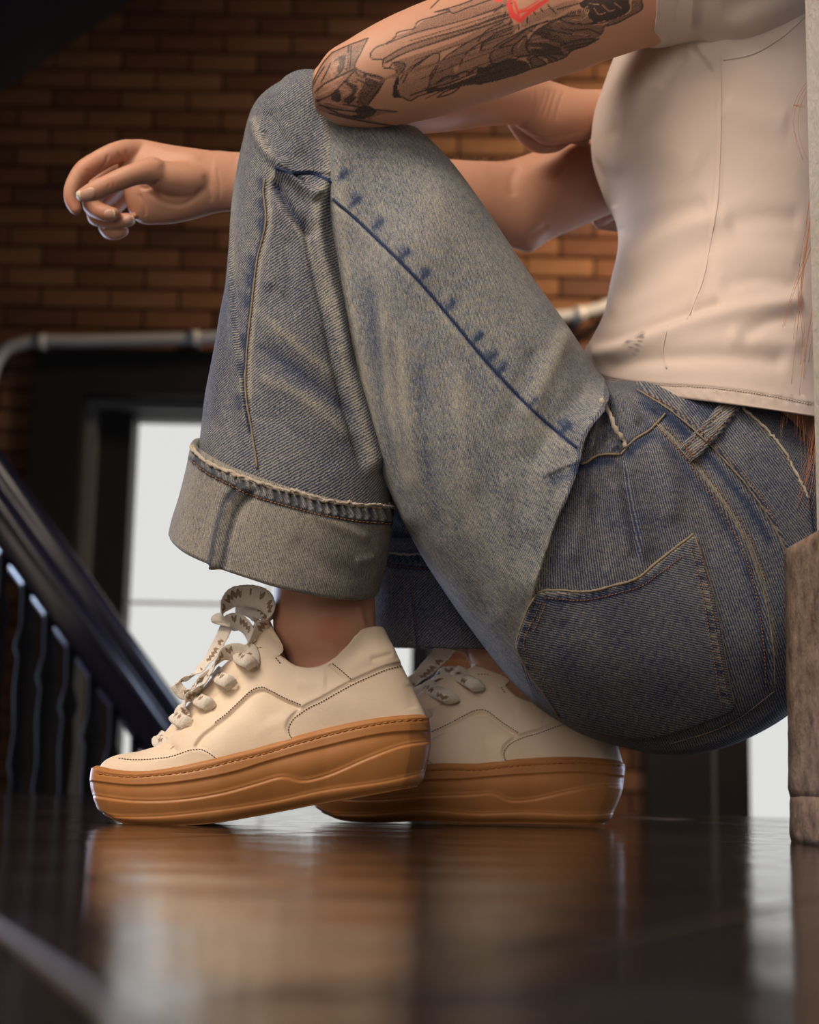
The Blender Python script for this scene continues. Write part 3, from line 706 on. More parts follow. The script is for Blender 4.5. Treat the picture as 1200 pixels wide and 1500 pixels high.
th_ops = [
 # creases running down the thigh
 ('r', [(500,200),(496,300),(508,420),(532,560),(566,690),(610,790)], 15, 5.0, .06), ('r', [(536,380),(552,520),(572,660),(610,780)], 15, -1.6),
 ('r', [(586,470),(594,600),(612,730)], 10, 1.6), ('r', [(615,520),(622,640),(650,800)], 12, -1.4), ('r', [(672,520),(676,640),(700,820)], 16, 1.6), ('r', [(560,430),(572,600),(604,740)], 9, 1.2),
 ('r', [(840,470),(806,540),(770,620)], 14, 2.4), ('r', [(862,560),(820,620),(770,690)], 16, -2.2), ('r', [(790,500),(760,570),(735,640)], 14, -1.6), ('r', [(845,600),(800,700),(775,800)], 20, 2.2),
 ('r', [(700,700),(690,800),(720,920)], 18, -1.4), ('r', [(745,680),(735,800),(745,930)], 16, 1.4),
 # side seam: one side lapped over the other
 ('l', [(488,292),(520,320),(560,358),(610,408),(660,466),(700,515),(740,560),(790,610),(845,656)], 11, 0.9, .02), ('r', [(488,292),(520,320),(560,358),(610,408),(660,466),(700,515),(740,560),(790,610),(845,656)], 2.2, -1.6, .02),
 # hip folds
 ('l', [(886,548),(884,590),(852,640),(838,700),(812,770),(788,850),(776,900)][::-1], 26, 7.0, .16), ('l', [(886,548),(884,590),(852,640),(838,700),(812,770)][::-1], 12, 4.0, .2),
 ('r', [(870,604),(866,632),(862,668)], 8, 7.0, .2), ('r', [(886,590),(905,625),(918,655)], 4, -4, .2), ('r', [(882,592),(898,622),(912,652)], 5, 4.0, .2),
 ('r', [(896,576),(920,598),(938,625)], 9, 5.0, .2), ('r', [(912,572),(945,592),(962,610)], 7, 3.0, .2), ('r', [(886,620),(896,648),(902,662)], 9, 4.0),
 ('s', [(912,668),(922,716),(934,780),(940,830)], 20, 8.0, .2), ('r', [(960,640),(980,700),(986,770)], 14, 3.0), ('r', [(900,700),(915,760),(925,820)], 10, 2.2), ('r', [(860,700),(850,760),(840,830)], 12, 2.0), ('r', [(870,720),(880,790),(890,840)], 9, -1.6), ('r', [(925,690),(940,750)], 9, -1.5),
 ('r', [(1000,690),(1030,760),(1050,830)], 9, -1.5), ('r', [(1040,700),(1080,770),(1098,850)], 9, 1.5),
 # front pocket edge, yoke, waist seam
 ('l', [(792,700),(840,680),(860,678),(868,670),(888,665),(909,666)], 8, 1.6, .02), ('l', [(909,666),(928,644),(952,630),(964,620),(976,606)][::-1], 7, -1.6, .02),
 ('l', [(956,624),(996,664),(1028,705),(1064,756),(1092,806),(1110,856),(1122,906),(1129,960),(1130,1012)], 12, 1.3, .02), ('l', [(930,570),(980,600),(1020,632),(1060,672),(1100,720),(1132,772),(1156,818)], 8, 1.6, .02),
 ('r', [(860,1082),(960,1086),(1060,1070),(1120,1030)], 6, -1.5), ('r', [(890,1092),(980,1098),(1080,1072),(1146,1024)], 3, 2.0),
 ('r', [(800,940),(900,980),(1000,960)], 40, 1.5),
]
V = sculpt(V, th_ops, noise=0.9, nscale=22)
def wear_shade_map(V, ops, base=0.0): return base + field(proj(V.reshape(-1, 3)), ops)
# worn pale ridges, indigo smudges beside the seams, and fold shade put into the colour
sm = []
for x, y, sx in ((518,300,10),(552,333,12),(590,378,11),(620,408,10),(658,452,10),(698,500,9),(718,528,9),(732,546,11),(778,595,12),(826,632,13),(500,262,9)):
    sm += [('r', [(x - 3, y + 1), (x + 3, y - 5), (x + 8, y - 10)], random.uniform(3.5, 5.5), -random.uniform(.18, .34), 0), ('r', [(x + 2, y - 16), (x + random.uniform(3, 12), y - 6)], 5, -.12, 0), ('r', [(x + random.uniform(-14, 0), y - random.uniform(6, 14)), (x, y - 4)], 4, -random.uniform(0, .22), 0)]
th_wear_shade = sm + [
 ('r', [(488,292),(520,320),(560,358),(610,408),(660,466),(700,515),(740,560),(790,610),(845,656)], 2.0, -.75, 0),
 ('r', [(492,298),(520,326),(556,362),(606,414),(655,472),(736,568),(786,618),(838,662)], 5, .10, 0),
 ('r', [(840,470),(806,540),(770,620)], 14, .14), ('r', [(586,470),(594,600),(612,730)], 8, .16), ('r', [(672,520),(676,640),(700,820)], 12, .10), ('r', [(560,430),(572,600),(604,740)], 7, .14), ('r', [(500,200),(496,300),(508,420),(532,560),(566,690)], 9, .14),
 ('r', [(536,380),(552,520),(572,660),(610,780)], 9, -.10), ('r', [(615,520),(622,640),(650,800)], 10, -.10),  # darkening of the thigh grooves put into the colour
 ('r', [(812,770),(796,830),(776,890),(764,940)], 7, .22), ('r', [(600,260),(700,380),(780,500)], 60, .06),
 ('r', [(912,672),(922,716),(934,780),(940,830)], 6, -.12),  # shading of the hip crease painted in
 ('r', [(830,690),(846,686),(868,678),(905,674)], 6, -.40), ('r', [(800,700),(840,700)], 8, -.2), ('r', [(914,672),(932,652),(956,636)], 6, -.35), ('r', [(926,566),(974,602),(1014,640)], 4, -.35),
 ('r', [(950,626),(990,668),(1022,709),(1058,760),(1086,810),(1103,860),(1115,910),(1121,960),(1122,1012)], 7, -.18, 0), ('r', [(965,622),(1002,660),(1036,702),(1072,752),(1100,802),(1118,854),(1130,906),(1137,960)], 3, .25, 0),
 ('r', [(942,590),(985,620),(1020,652),(1056,690),(1094,738),(1126,790)], 6, -.3, 0),
]
for p in ((870,560),(900,575)): pass
wear_shade = wear_shade_map(V, th_wear_shade)
uv = uvgrid(LASTV[0])
nn, mm = V.shape[:2]
# the seat's weave is rougher and its shade is put into a darker tint: blend by material on faces beyond the pocket line
fc = grid_faces(nn, mm)
jeans = mesh('jeans', V, fc, M['denim'], None, uv, {'wear_shade': wear_shade}); adopt(jeans)
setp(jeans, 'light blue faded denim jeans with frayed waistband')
jeans.data.materials.append(M['denim_seat_shaded'])
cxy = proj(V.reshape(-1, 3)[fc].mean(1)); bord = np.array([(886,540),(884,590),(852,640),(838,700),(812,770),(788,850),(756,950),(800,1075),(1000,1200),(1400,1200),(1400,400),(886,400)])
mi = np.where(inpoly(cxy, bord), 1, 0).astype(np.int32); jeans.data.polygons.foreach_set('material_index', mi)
SH = [(405,138, 492,128, 1.335,.040), (374,165, 525,160, 1.335,.062), (354,225, 540,245, 1.335,.072), (342,300, 548,330, 1.335,.076), (336,385, 550,420, 1.335,.078),
      (321,480, 558,510, 1.335,.080), (303,570, 570,620, 1.335,.080,.008), (293,650, 574,745, 1.33,.080,.016), (288,720, 566,800, 1.33,.080,.02)]
V = loft(SH, 470, 310, cap=(14, 0), capn=10)
sh_ops = [
 ('l', [(340,232),(341,330),(341,414),(347,490),(356,560),(366,640)][::-1], 12, 4.5, .1),
 ('l', [(394,246),(388,279),(391,324),(377,380),(369,447),(362,514),(360,582),(369,632),(377,690)], 8, -1.0, .02),
 ('r', [(394,246),(388,279),(391,324),(377,380),(369,447),(362,514),(360,582),(369,632),(377,690)], 3, 1.5, .02),
 ('r', [(370,168),(382,205),(402,232),(428,248)], 9, 5.0), ('r', [(392,160),(405,190),(426,215)], 8, -2.5), ('r', [(412,140),(420,180),(440,230)], 9, 2.0), ('r', [(385,190),(398,225)], 5, -3),
 ('r', [(404,246),(428,262),(450,282),(466,296)], 8, 8.5, .1), ('r', [(398,260),(420,300),(448,336),(464,350)], 7, -9.0, .15), ('r', [(395,270),(412,300),(440,340),(462,390),(484,470),(506,550)], 10, 3.5),
 ('r', [(430,256),(448,268)], 4, -5), ('l', [(404,244),(430,252),(458,252),(488,266)], 6, 1.6, .1), ('r', [(404,246),(430,254),(458,254),(488,268)], 2.2, -2.0, .02),
 ('r', [(486,165),(482,210),(480,257),(467,296),(464,341),(474,390),(486,436),(503,526),(526,604),(552,700)], 13, 9.0, .05),
 ('r', [(452,300),(450,340),(462,400),(474,450),(490,530),(512,610),(538,700)], 7, -6.0, .1),
 ('r', [(370,450),(430,500),(500,560)], 14, 1.6), ('r', [(372,500),(430,540),(520,610)], 12, -1.8), ('r', [(366,545),(440,580),(524,648)], 12, 1.6), ('r', [(390,420),(440,460)], 10, -1.6),
 ('r', [(380,600),(440,640),(500,690)], 14, -1.3), ('r', [(330,420),(318,520),(312,620)], 8, 1.5), ('r', [(322,500),(334,560),(340,640)], 6, -1.5),
 ('r', [(400,300),(398,360),(392,430)], 9, 2.0), ('r', [(420,340),(424,400),(420,450)], 9, -1.8),
]
V = sculpt(V, sh_ops, noise=0.8, nscale=25)
sh_wear_shade = [('r', [(386,279),(388,324),(375,380),(367,447),(360,514),(358,582),(366,632)], 2.2, -.55, 0), ('r', [(398,250),(393,279),(396,324),(382,380),(374,447),(367,514),(365,582)], 4, .26, 0),
 ('r', [(404,246),(430,254),(458,254),(488,268)], 2.5, -.8, 0), ('r', [(370,168),(382,205),(402,232)], 5, .25), ('r', [(398,262),(420,302),(448,338)], 6, -.3), ('r', [(395,270),(412,300),(440,340),(462,390),(484,470)], 6, .18),  # includes painted shade in the deep knee fold
 ('r', [(486,165),(482,210),(480,257),(467,296),(464,341),(474,390),(486,436),(503,526),(526,604),(552,700)], 8, .22, 0), ('r', [(370,450),(430,500),(500,560)], 8, .2), ('r', [(366,545),(440,580),(524,648)], 8, .2), ('r', [(372,500),(430,540),(520,610)], 8, -.2),
 ('r', [(345,240),(342,330),(343,414)], 5, .15), ('r', [(330,400),(322,480),(312,560),(308,630)], 20, -.14, .1), ('r', [(346,470),(352,540),(362,630)], 4, .2)]  # broad stroke: left strip painted darker, as the shaded layer behind
for y in (270, 300, 330, 385, 410, 440, 500, 540, 590): sh_wear_shade.append(('r', [(int(np.interp(y,[250,330,380,450,580],[384,384,370,361,352])) - 2, y - 6), (int(np.interp(y,[250,330,380,450,580],[384,384,370,361,352])), y + 6)], 6, -.30, 0))
leg = mesh('trouser_leg', V, grid_faces(*V.shape[:2]), M['denim_shin'], jeans, uvgrid(LASTV[0]), {'wear_shade': wear_shade_map(V, sh_wear_shade)})
# far leg
FT = [(470,330, 530,440, 1.50,.05), (520,320, 560,560, 1.50,.07), (640,420, 620,700, 1.50,.085), (760,560, 720,850, 1.49,.095), (860,640, 850,980, 1.48,.10), (960,700, 980,1040, 1.46,.11), (1060,760, 1080,1030, 1.45,.10)]
V = sculpt(loft(FT, 120, 140, cap=(30, 20)), [], noise=1.2, nscale=22)
mesh('trouser_leg', V, grid_faces(*V.shape[:2]), M['denim'], jeans, uvgrid(LASTV[0]), {'wear_shade': np.zeros(V.shape[0]*V.shape[1])})
FS = [(470,345, 560,350, 1.50,.05), (455,430, 640,420, 1.50,.068), (480,560, 690,560, 1.51,.072), (520,700, 740,690, 1.51,.074), (540,800, 775,800, 1.515,.074), (552,860, 780,850, 1.515,.072)]
V = sculpt(loft(FS, 240, 150, cap=(20, 0)), [('r', [(566,740),(600,770),(640,800)], 9, 3), ('r', [(570,700),(585,760)], 8, -3), ('r', [(610,790),(650,800)], 8, -3)], noise=1.6, nscale=26)
mesh('trouser_leg', V, grid_faces(*V.shape[:2]), M['denim_shin'], jeans, uvgrid(LASTV[0]), {'wear_shade': np.full(V.shape[0]*V.shape[1], -.15)})  # far shin evenly darker
# cuffs: an outer wall, a rolled foot and an inner wall
def cuff(name, sec, inner, nu, nv, ops, wops, m):
    V = loft(sec, nu, nv); c = V.mean(1, keepdims=True); inn = loft(inner, 40, nv)
    # rim at the top turns in, then the foot rolls under and goes up inside
    top = [V[0] + (c[0] - V[0]) * f + np.array([0, 0, h]) for f, h in ((.085, -.012), (.085, -.002), (.070, .0022), (.045, .0034), (.02, .0028))]
    bot = [V[-1] + (c[-1] - V[-1]) * f + np.array([0, 0, h]) for f, h in ((.012, -.0022), (.035, -.0034), (.06, -.0022), (.075, .002), (.08, .02), (.08, .05))]
    bot = bot[:-2] + [V[i] + (V[i].mean(0) - V[i]) * f for i, f in ((-3, .085), (-len(V) // 4, .09), (-len(V) * 3 // 4, .10))]
    W = np.concatenate([np.array(top), V, np.array(bot)])
    W = sculpt(W, ops, noise=0.7, nscale=30)
    return mesh(name, W, grid_faces(*W.shape[:2]), m, jeans, uvgrid(LASTV[0]), {'wear_shade': wear_shade_map(W, wops)})
CF = [(281,648, 577,742, 1.33,.090,.030), (276,676, 576,764, 1.33,.092,.031), (266,715, 572,800, 1.33,.093,.030), (254,756, 562,842, 1.33,.094,.029), (249,778, 555,866, 1.33,.094,.028)]
topline = [(281,655),(300,675),(335,692),(380,708),(430,722),(480,735),(530,741),(575,744)]
hem = [(262,662),(280,673),(300,690),(335,709),(368,725),(420,741),(470,754),(520,763),(575,767)]
cf_ops = [('l', [(x, y) for x, y in hem], 10, 1.9, 0), ('r', hem, 2.2, -1.4, 0), ('l', [(362,716),(345,728),(330,748),(322,775),(312,830)], 12, 2.6, 0), ('r', [(360,718),(343,734),(330,756),(322,782),(314,830)], 8, 3.2, 0), ('r', [(374,722),(356,742),(344,765),(330,830)], 5, -2.2, 0), ('r', [(346,716),(332,730),(322,748)], 5, -2.2, .1),
          ('r', [(450,748),(500,772),(545,792)], 8, 1.8), ('r', [(420,790),(480,830),(550,850)], 16, -1.6), ('r', [(520,825),(550,815)], 7, 1.6)]
cf_w = [('r', hem, 3.0, -.5, 0), ('r', [(346,716),(330,735),(318,770),(306,830)], 4, -.45, 0), ('r', [(352,712),(338,726)], 7, -.5, 0), ('r', [(366,722),(346,745),(336,775),(324,830)], 3, -.3, 0), ('r', [(450,748),(500,772),(545,792)], 6, .15), ('r', topline, 4, .18, 0)]
for i in range(26):
    t_ = i / 25; x = 284 + t_ * 288; y = lerpx(x, topline) + 9
    cf_ops.append(('r', [(x - 3, y - 7), (x + 2, y + 7)], 3.2, 1.5, 0)); cf_w.append(('r', [(x + 3, y - 6), (x + 7, y + 8)], 4.2, -random.uniform(.15, .85), 0)); cf_ops.append(('r', [(x + 3, y - 6), (x + 7, y + 8)], 3, -1.1, 0))
cuff1 = cuff('cuff', CF, CF, 150, 440, cf_ops, cf_w, M['denim_cuff'])
CF2 = [(530,800, 790,812, 1.515,.082,.004), (530,840, 795,852, 1.515,.083,.004), (532,900, 796,905, 1.515,.083,.004), (538,942, 800,950, 1.515,.082,.006)]
cf2_ops = [('l', [(540,822),(600,829),(660,832),(760,836)], 9, 1.8, .01), ('l', [(612,950),(607,900),(602,850),(600,832)], 9, -1.2, .01), ('r', [(570,860),(575,900)], 12, 1.4), ('r', [(650,870),(660,930)], 14, 1.4)]
cf2_w = [('r', [(540,824),(600,831),(660,834),(760,838)], 3, -.5, 0), ('r', [(611,950),(606,900),(601,850)], 2.5, -.4, 0), ('r', [(600,850),(605,900),(609,950)], 2.5, .3, 0), ('r', [(555,880),(700,900)], 60, -.12)]  # last stroke: broad darker tone over the far cuff
for i in range(18):
    x = 556 + i * 9; cf2_w.append(('r', [(x, 810), (x + 3, 822)], 3.2, -random.uniform(.1, .5), 0)); cf2_ops.append(('r', [(x, 808), (x + 3, 822)], 3, .9, 0))
cuff2 = cuff('cuff', CF2, CF2, 110, 260, cf2_ops, cf2_w, M['denim_shin'])
bj = bvh_of(jeans); bl = bvh_of(leg); bc = bvh_of(cuff1); bc2 = bvh_of(cuff2)
# back pocket
pk = [(788,868),(800,864),(856,867),(898,858),(936,846),(958,828),(978,812),(1000,795),(1016,783),(1022,790),(1028,815),(1046,872),(1056,920),(1062,960),(1070,1005),(1077,1034),(1070,1043),(1050,1050),(1010,1066),(960,1080),(905,1080),(860,1070),(838,1060),(818,1049),(800,1022),(780,996),(766,968),(757,950),(758,940),(764,920),(774,890),(780,876)]
def cloth_patch(name, bvh, poly, off, m, parent, step=1.7, wops=(), ops=(), wbase=0.0, uvrot=0.0, label=None):
    top, f, XY, D, Nn = patch(bvh, poly, off, step)
    if ops: top = top + Nn * (field(XY, ops) * .001)[:, None]
    sc = 1.28 / F; c, s_ = math.cos(uvrot), math.sin(uvrot); u = XY * sc; uvp = np.stack([u[:, 0] * c - u[:, 1] * s_, u[:, 0] * s_ + u[:, 1] * c], -1)
    o = mesh(name, top, f, m, parent, uvp, {'wear_shade': wbase + field(XY, wops)}); return setp(o, label)
inner_e = [(800,876),(856,878),(900,870),(940,858),(965,840),(1000,812)]
pk_w = [('r', [(788,868),(856,867),(898,858),(936,846),(978,812),(1016,783)], 3.5, .3, 0), ('r', [(798,877),(856,879),(900,870),(940,858),(966,840)], 3, -.35, 0)]
for i in range(16):
    x = 802 + i * 9.5; y = lerpx(x, [(788,868),(856,867),(898,858),(936,846),(978,812)]) + 7; pk_w.append(('r', [(x, y - 3), (x + 1, y + 4)], 2.6, -random.uniform(.1, .4), 0))
for (x0, y0), (x1, y1), nn_ in (((786,880),(764,940),7),((764,962),(806,1036),9),((1026,820),(1066,1030),20)):
    for i in range(nn_):
        t_ = (i + .5) / nn_; x = x0 + (x1 - x0) * t_; y = y0 + (y1 - y0) * t_; pk_w.append(('r', [(x - 2, y), (x + 6, y + 2)] if x0 < 1000 else [(x - 6, y), (x + 1, y + 1)], 2.2, random.choice([-.35, .3]), 0))
bpk = cloth_patch('back_pocket', bj, pk, .0022, M['denim_seat_shaded'], jeans, 1.7, pk_w, [('r', [(812,882),(822,905)], 9, 1.2, 0)], -.02, .1)
bpv = bvh_of(bpk)
# waistband and belt loop
wbp = [(930,560),(955,582),(985,602),(1010,626),(1040,650),(1072,685),(1102,722),(1130,764),(1152,806),(1178,806),(1192,790),(1186,730),(1168,698),(1138,648),(1110,615),(1084,593),(1040,575),(980,560)]
wband = cloth_patch('waistband', bj, wbp, .0024, M['denim_seat_shaded'], jeans, 2.0, [('r', [(1084,596),(1138,650),(1184,726)], 4, .3, 0), ('r', [(985,606),(1040,655),(1102,728),(1150,808)], 3.5, -.3, 0), ('r', [(1000,590),(1040,610),(1060,640)], 14, -.2)], [('r', [(1000,580),(1040,640)], 12, 1.0), ('r', [(1060,620),(1100,680)], 10, 1.0)], 0, -.6)
bw = multi_bvh([jeans, bpk, wband])
blp = [(1060,586),(1086,597),(1056,638),(1020,676),(1012,680),(996,660),(996,654),(1030,622)]
bloop = cloth_patch('belt_loop', bw, blp, .0055, M['denim_seat_shaded'], jeans, 1.5, [('r', [(1074,600),(1010,664)], 5, .12, 0)], (), .08, .9)
ball = multi_bvh([jeans, bpk, wband, bloop, leg, cuff1, cuff2])
# seams in relief
SM = []
SM.append(Acc()); seam(SM[-1], ball, [(850,679),(860,678),(868,670),(888,665),(909,666)], .0011, .0003, wob=.0001)
SM.append(Acc()); seam(SM[-1], ball, [(909,666),(928,645),(952,630),(964,618),(975,606)], .0010, .0003, wob=.0001)
SM.append(Acc()); seam(SM[-1], ball, [(788,869),(800,865),(856,868),(898,859),(936,847),(958,829),(978,813),(1000,796),(1016,784)], .0011, .0008, wob=.0001)
SM.append(Acc()); seam(SM[-1], ball, [(786,871),(774,892),(764,920),(757,945),(766,968),(781,996),(801,1022),(819,1049)], .0009, .0003, wob=.0001)
SM.append(Acc()); seam(SM[-1], ball, [(1018,786),(1028,815),(1046,872),(1056,920),(1062,960),(1070,1005),(1076,1032)], .0007, .0003, wob=.0001)
SM.append(Acc()); seam(SM[-1], ball, [(934,571),(985,603),(1022,634),(1062,674),(1103,722),(1134,772),(1152,806)], .0008, .0004, wob=.0001)
SM.append(Acc()); seam(SM[-1], ball, [(960,620),(1000,661),(1033,703),(1069,753),(1097,803),(1115,854),(1127,906),(1134,960),(1135,1010)], .0006, .0003, wob=.0001)
SM.append(Acc()); seam(SM[-1], ball, [(1135,1012),(1112,1030),(1080,1054),(1040,1072),(980,1090)], .0004, .0002, wob=.0001)
SM.append(Acc()); seam(SM[-1], ball, [(388,262),(386,279),(390,324),(377,380),(369,447),(362,514),(360,582),(369,632),(377,686)], .0009, .0004, wob=.0001)
for s_ in SM: s_.build('seam', M['seam_thread'], jeans)
fr = Acc()
seam(fr, ball, topline, .0018, .0004, wob=.0005); seam(fr, ball, topline, .0014, .0016, wob=.0007)
seam(fr, ball, [(1086,597),(1112,620),(1140,651),(1168,698),(1184,730)], .0012, .0012, wob=.0004)
seam(fr, ball, [(881,586),(896,615),(908,640),(916,655)], .0022, .0015, wob=.0006)
seam(fr, bc2, [(545,808),(570,810),(600,812),(640,812),(680,814)], .0012, .0004, wob=.0005)
# loose threads
for i in range(150):
    x = random.uniform(282, 574); y = lerpx(x, topline) + random.uniform(-2, 2); h, nn_ = cast(bc, x, y)
    if h is None: continue
    d = nn_ * random.uniform(.001, .0025) + np.array([random.uniform(-.002, .002), 0, random.uniform(-.0005, .0028)]); V_, F_, u_ = tube(np.array([h, h + d * .5 + rng.normal(size=3) * .0003, h + d]), .00018, 3); fr.add(V_, F_, u_)
for i in range(60):
    t_ = random.random(); x = 1086 + 98 * t_; y = lerpx(x, [(1086,597),(1112,620),(1140,651),(1168,698),(1184,730)]); h, nn_ = cast(ball, x, y)
    if h is None: continue
    d = nn_ * .001 + np.array([random.uniform(-.001, .003), 0, random.uniform(-.0005, .003)]); V_, F_, u_ = tube(np.array([h, h + d * .5 + rng.normal(size=3) * .0003, h + d]), .00018, 3); fr.add(V_, F_, u_)
setp(fr.build('frayed_edge', M['fray'], jeans), kind='stuff')
st = Acc(); st2 = Acc()
for p in ([(948,577),(990,600),(1025,630),(1066,670),(1108,719),(1140,770)], [(966,630),(1000,667),(1030,708),(1062,757),(1088,806),(1104,856),(1114,906),(1120,960),(1122,1010)], [(972,624),(1008,660),(1040,702),(1077,752),(1106,803),(1122,854)],
          [(1024,800),(1040,872),(1048,920),(1055,960),(1063,1005),(1068,1034)], [(1012,800),(1030,872),(1038,920),(1045,960),(1052,1005),(1058,1040)], [(1068,592),(1032,626),(1004,656)], [(1079,598),(1044,638),(1014,668)],
          [(798,876),(856,879),(900,870),(940,858),(966,840),(1004,812)], [(793,882),(783,905),(773,925),(768,944),(790,985),(812,1020)], [(800,884),(790,908),(780,930)], [(1002,655),(1008,662),(1016,672)], [(1004,652),(1011,660),(1019,670)]):
    stitches(st, ball, p, 3.6, 1.6, .00042, .0004, .3)
stitches(st, ball, hem, 4, 1.5, .0005, .0006, .4); stitches(st, bc2, [(x, y - 1) for x, y in [(560,827),(600,832),(640,834),(690,836)]], 4, 2, .0004, .0004)
stitches(st, bc2, [(613,945),(608,900),(603,850)], 4, 2, .0004, .0004); stitches(st, bc2, [(601,945),(596,900),(592,850)], 4, 2, .0004, .0004)
setp(st.build('stitching', M['orange_thread'], jeans), kind='stuff')
for p in ([(488,292),(520,320),(560,358),(610,408),(660,466),(700,515),(740,560),(790,610),(845,656)], [(404,246),(430,254),(458,254),(486,267)]):
    st2 = Acc(); seam(st2, ball, p, .0007, -.0001); st2.build('seam', M['blue_thread'], jeans)
# ---- sneakers -----------------------------------------------------------------------------
def bez(tab, x): return lerpx(x, spline(np.array(tab, float), 120)) if False else np.interp(x, *(lambda q: (q[:, 0], q[:, 1]))(even(tab, 160)))
SOLE_TOP = [(132,1121),(150,1124),(167,1127),(213,1130),(260,1125),(318,1113),(400,1092),(450,1077),(543,1056),(613,1048),(634,1047)]
SOLE_BOT = [(132,1190),(149,1197),(170,1204),(205,1207.5),(240,1208),(310,1205),(389,1193),(473,1178),(543,1167),(604,1157),(634,1152)]
HW = [(0,.030),(.06,.040),(.15,.0475),(.28,.053),(.4,.051),(.55,.044),(.7,.041),(.85,.042),(.94,.041),(1,.034)]
GUM1 = [(134,1145),(190,1151),(260,1147),(353,1129),(380,1120),(473,1095),(567,1075),(629,1071)]
GUM2 = [(135,1166),(190,1173),(260,1172),(330,1161),(380,1147),(415,1138),(443,1144),(473,1138),(543,1109),(590,1092),(630,1086)]
GUM3 = [(136,1192),(167,1196),(225,1196),(307,1188),(400,1174),(473,1158),(567,1144),(628,1130)]
def plan(th, x0, x1, inset=0.0, sq=0.84):
    """point on the shoe's outline seen from above: th 0 = toe tip, pi = heel; returns frame x and lateral metres"""
    c = np.cos(th); s = np.sin(th); u = (1 - np.sign(c) * np.abs(c) ** sq) / 2
    hw = np.interp(u, *zip(*HW)); x = x0 + (x1 - x0) * u
    e = np.clip((1 - (2 * u - 1) ** 2), 0, 1) ** .5; k = np.minimum(1, (np.abs(s) ** .62))
    return x, np.sign(s) * (hw - inset) * k
def smid(th): return th
def shoe_parts():
    """all parts of the near sneaker in world space"""
    parts = {}
    n = 580; th = np.linspace(0, 2 * np.pi, n, endpoint=False)
    ts = np.concatenate([np.linspace(0, 1, 120)])
    rows = []
    lay = [(0,-.018,1.0),(0.0,-.010,1.0),(0.0,-.005,1.0)]
    def ring(t, o):
        # o: outward offset in metres
        x, y = plan(th, 136, 628); top = bez(SOLE_TOP, x); bot = bez(SOLE_BOT, x)
        py = bot * (1 - t) + top * t; cx = 380; W = P(x, py, YN); nx = -np.cos(th); ny = np.sin(th)
        W = W + np.stack([nx * o, y + ny * o, np.zeros(n)], -1); return W
    for o in (-.03, -.018, -.009): rows.append(ring(0.0, o) + np.array([0, 0, .0006]))
    # bottom bevel, bulging wall, rim
    for t in np.linspace(0, 1, 96):
        o = 0.0; o -= .0055 * (1 - sstep(0, .16, t)) ** 2; o += .0022 * math.sin(math.pi * min(1, max(0, (t - .1) / .9))) ; o -= .0030 * sstep(.93, 1.0, t) ** 2; o -= .0042 * (1 - sstep(.05, .72, t)); rows.append(ring(t, o))
    for o, dz in ((-.0045, .0002), (-.0065, -.001), (-.012, -.004), (-.02, -.005)): rows.append(ring(1.0, o) + np.array([0, 0, dz]))
    V = np.array(rows)[:, ::-1]
    ops = [('l', GUM1[::-1], 13, -1.5, 0), ('l', GUM2, 16, -1.7, 0), ('r', [(x, y - 1.5) for x, y in GUM2], 2.2, .5, 0), ('l', GUM3, 12, -1.0, 0), ('r', [(x, y - 1) for x, y in GUM1], 2.2, .5, 0), ('r', [(x, y - 1) for x, y in GUM3], 2, .35, 0),
           ('r', [(143,1133),(190,1138),(225,1136),(283,1129),(353,1112),(380,1106),(436,1089),(518,1068),(578,1057),(629,1054)], 2.0, -.7, 0)]
    V = sculpt(V, ops, mirror=YN)
    # outsole bottom cap
    Fc = grid_faces(*V.shape[:2]).tolist(); m = V.shape[1]; nvv = V.shape[0] * m
    c0 = V[0].mean(0); VV = np.concatenate([V.reshape(-1, 3), c0[None]])
    Fc += [[i, nvv, (i + 1) % m] for i in range(m)]; Fc += []
    parts['sole'] = (VV, Fc, None, 'gum', {})
    # tread bars along the underside
    A = Acc()
    for x in range(330, 600, 12):
        b = bez(SOLE_BOT, x); hw = np.interp((x - 136) / 492, *zip(*HW)) - .024
        c = P(x, b - 3, YN); d = P(x + 7, bez(SOLE_BOT, x + 7) - 3, YN)
        V_ = [c + (0, -hw, 0), c + (0, hw, 0), d + (0, hw, 0), d + (0, -hw, 0)]; V_ = V_ + [v + np.array([0, 0, .004]) for v in V_]
        A.add(V_, [[0,1,2,3],[7,6,5,4],[0,4,5,1],[1,5,6,2],[2,6,7,3],[3,7,4,0]])
    parts['tread'] = (np.concatenate(A.V), A.F, None, 'gum', {})
    # upper
    END = np.array([ # key, x, y, lateral
      (0,184,1106,0), (.08,192,1103,.001), (.18,214,1100,.001), (.27,240,1092,.003), (.33,262,1071,.006), (.40,292,1038,.009), (.47,330,1000,.012), (.53,366,955,.016), (.56,384,950,.020), (.60,401,960,.025), (.64,421,974,.030),
      (.68,434,982,.032), (.72,454,985,.033), (.76,474,982,.033), (.80,494,971,.032), (.84,511,953,.030), (.88,522,938,.028), (.92,537,927,.025), (.96,553,923,.0165), (.985,563,922,.008), (1,567,922,0)])
    nth = 780; k = np.linspace(0, 1, nth // 2 + 1); k = np.concatenate([k, k[-2:0:-1]]); sg = np.concatenate([-np.ones(nth // 2 + 1), np.ones(nth // 2 - 1)])
    ends = np.stack([np.interp(k, END[:, 0], END[:, j]) for j in (1, 2, 3)], -1)
    # smooth the end line
    def sm_(a, r):
        for _ in range(r): a = (np.roll(a, 1, 0) + a * 2 + np.roll(a, -1, 0)) / 4
        return a
    el = np.stack([ends[:, 0], ends[:, 1], ends[:, 2] * sg], -1); el = sm_(el, 60)
    bx, by = plan(np.pi * k, 147, 626, .0035); by = np.abs(by) * sg; bt = bez(SOLE_TOP, bx) + 5
    rows = []; nt = 125
    fr_ = 1 - sstep(.27, .56, k)                          # 1 = closed forefoot, 0 = collar
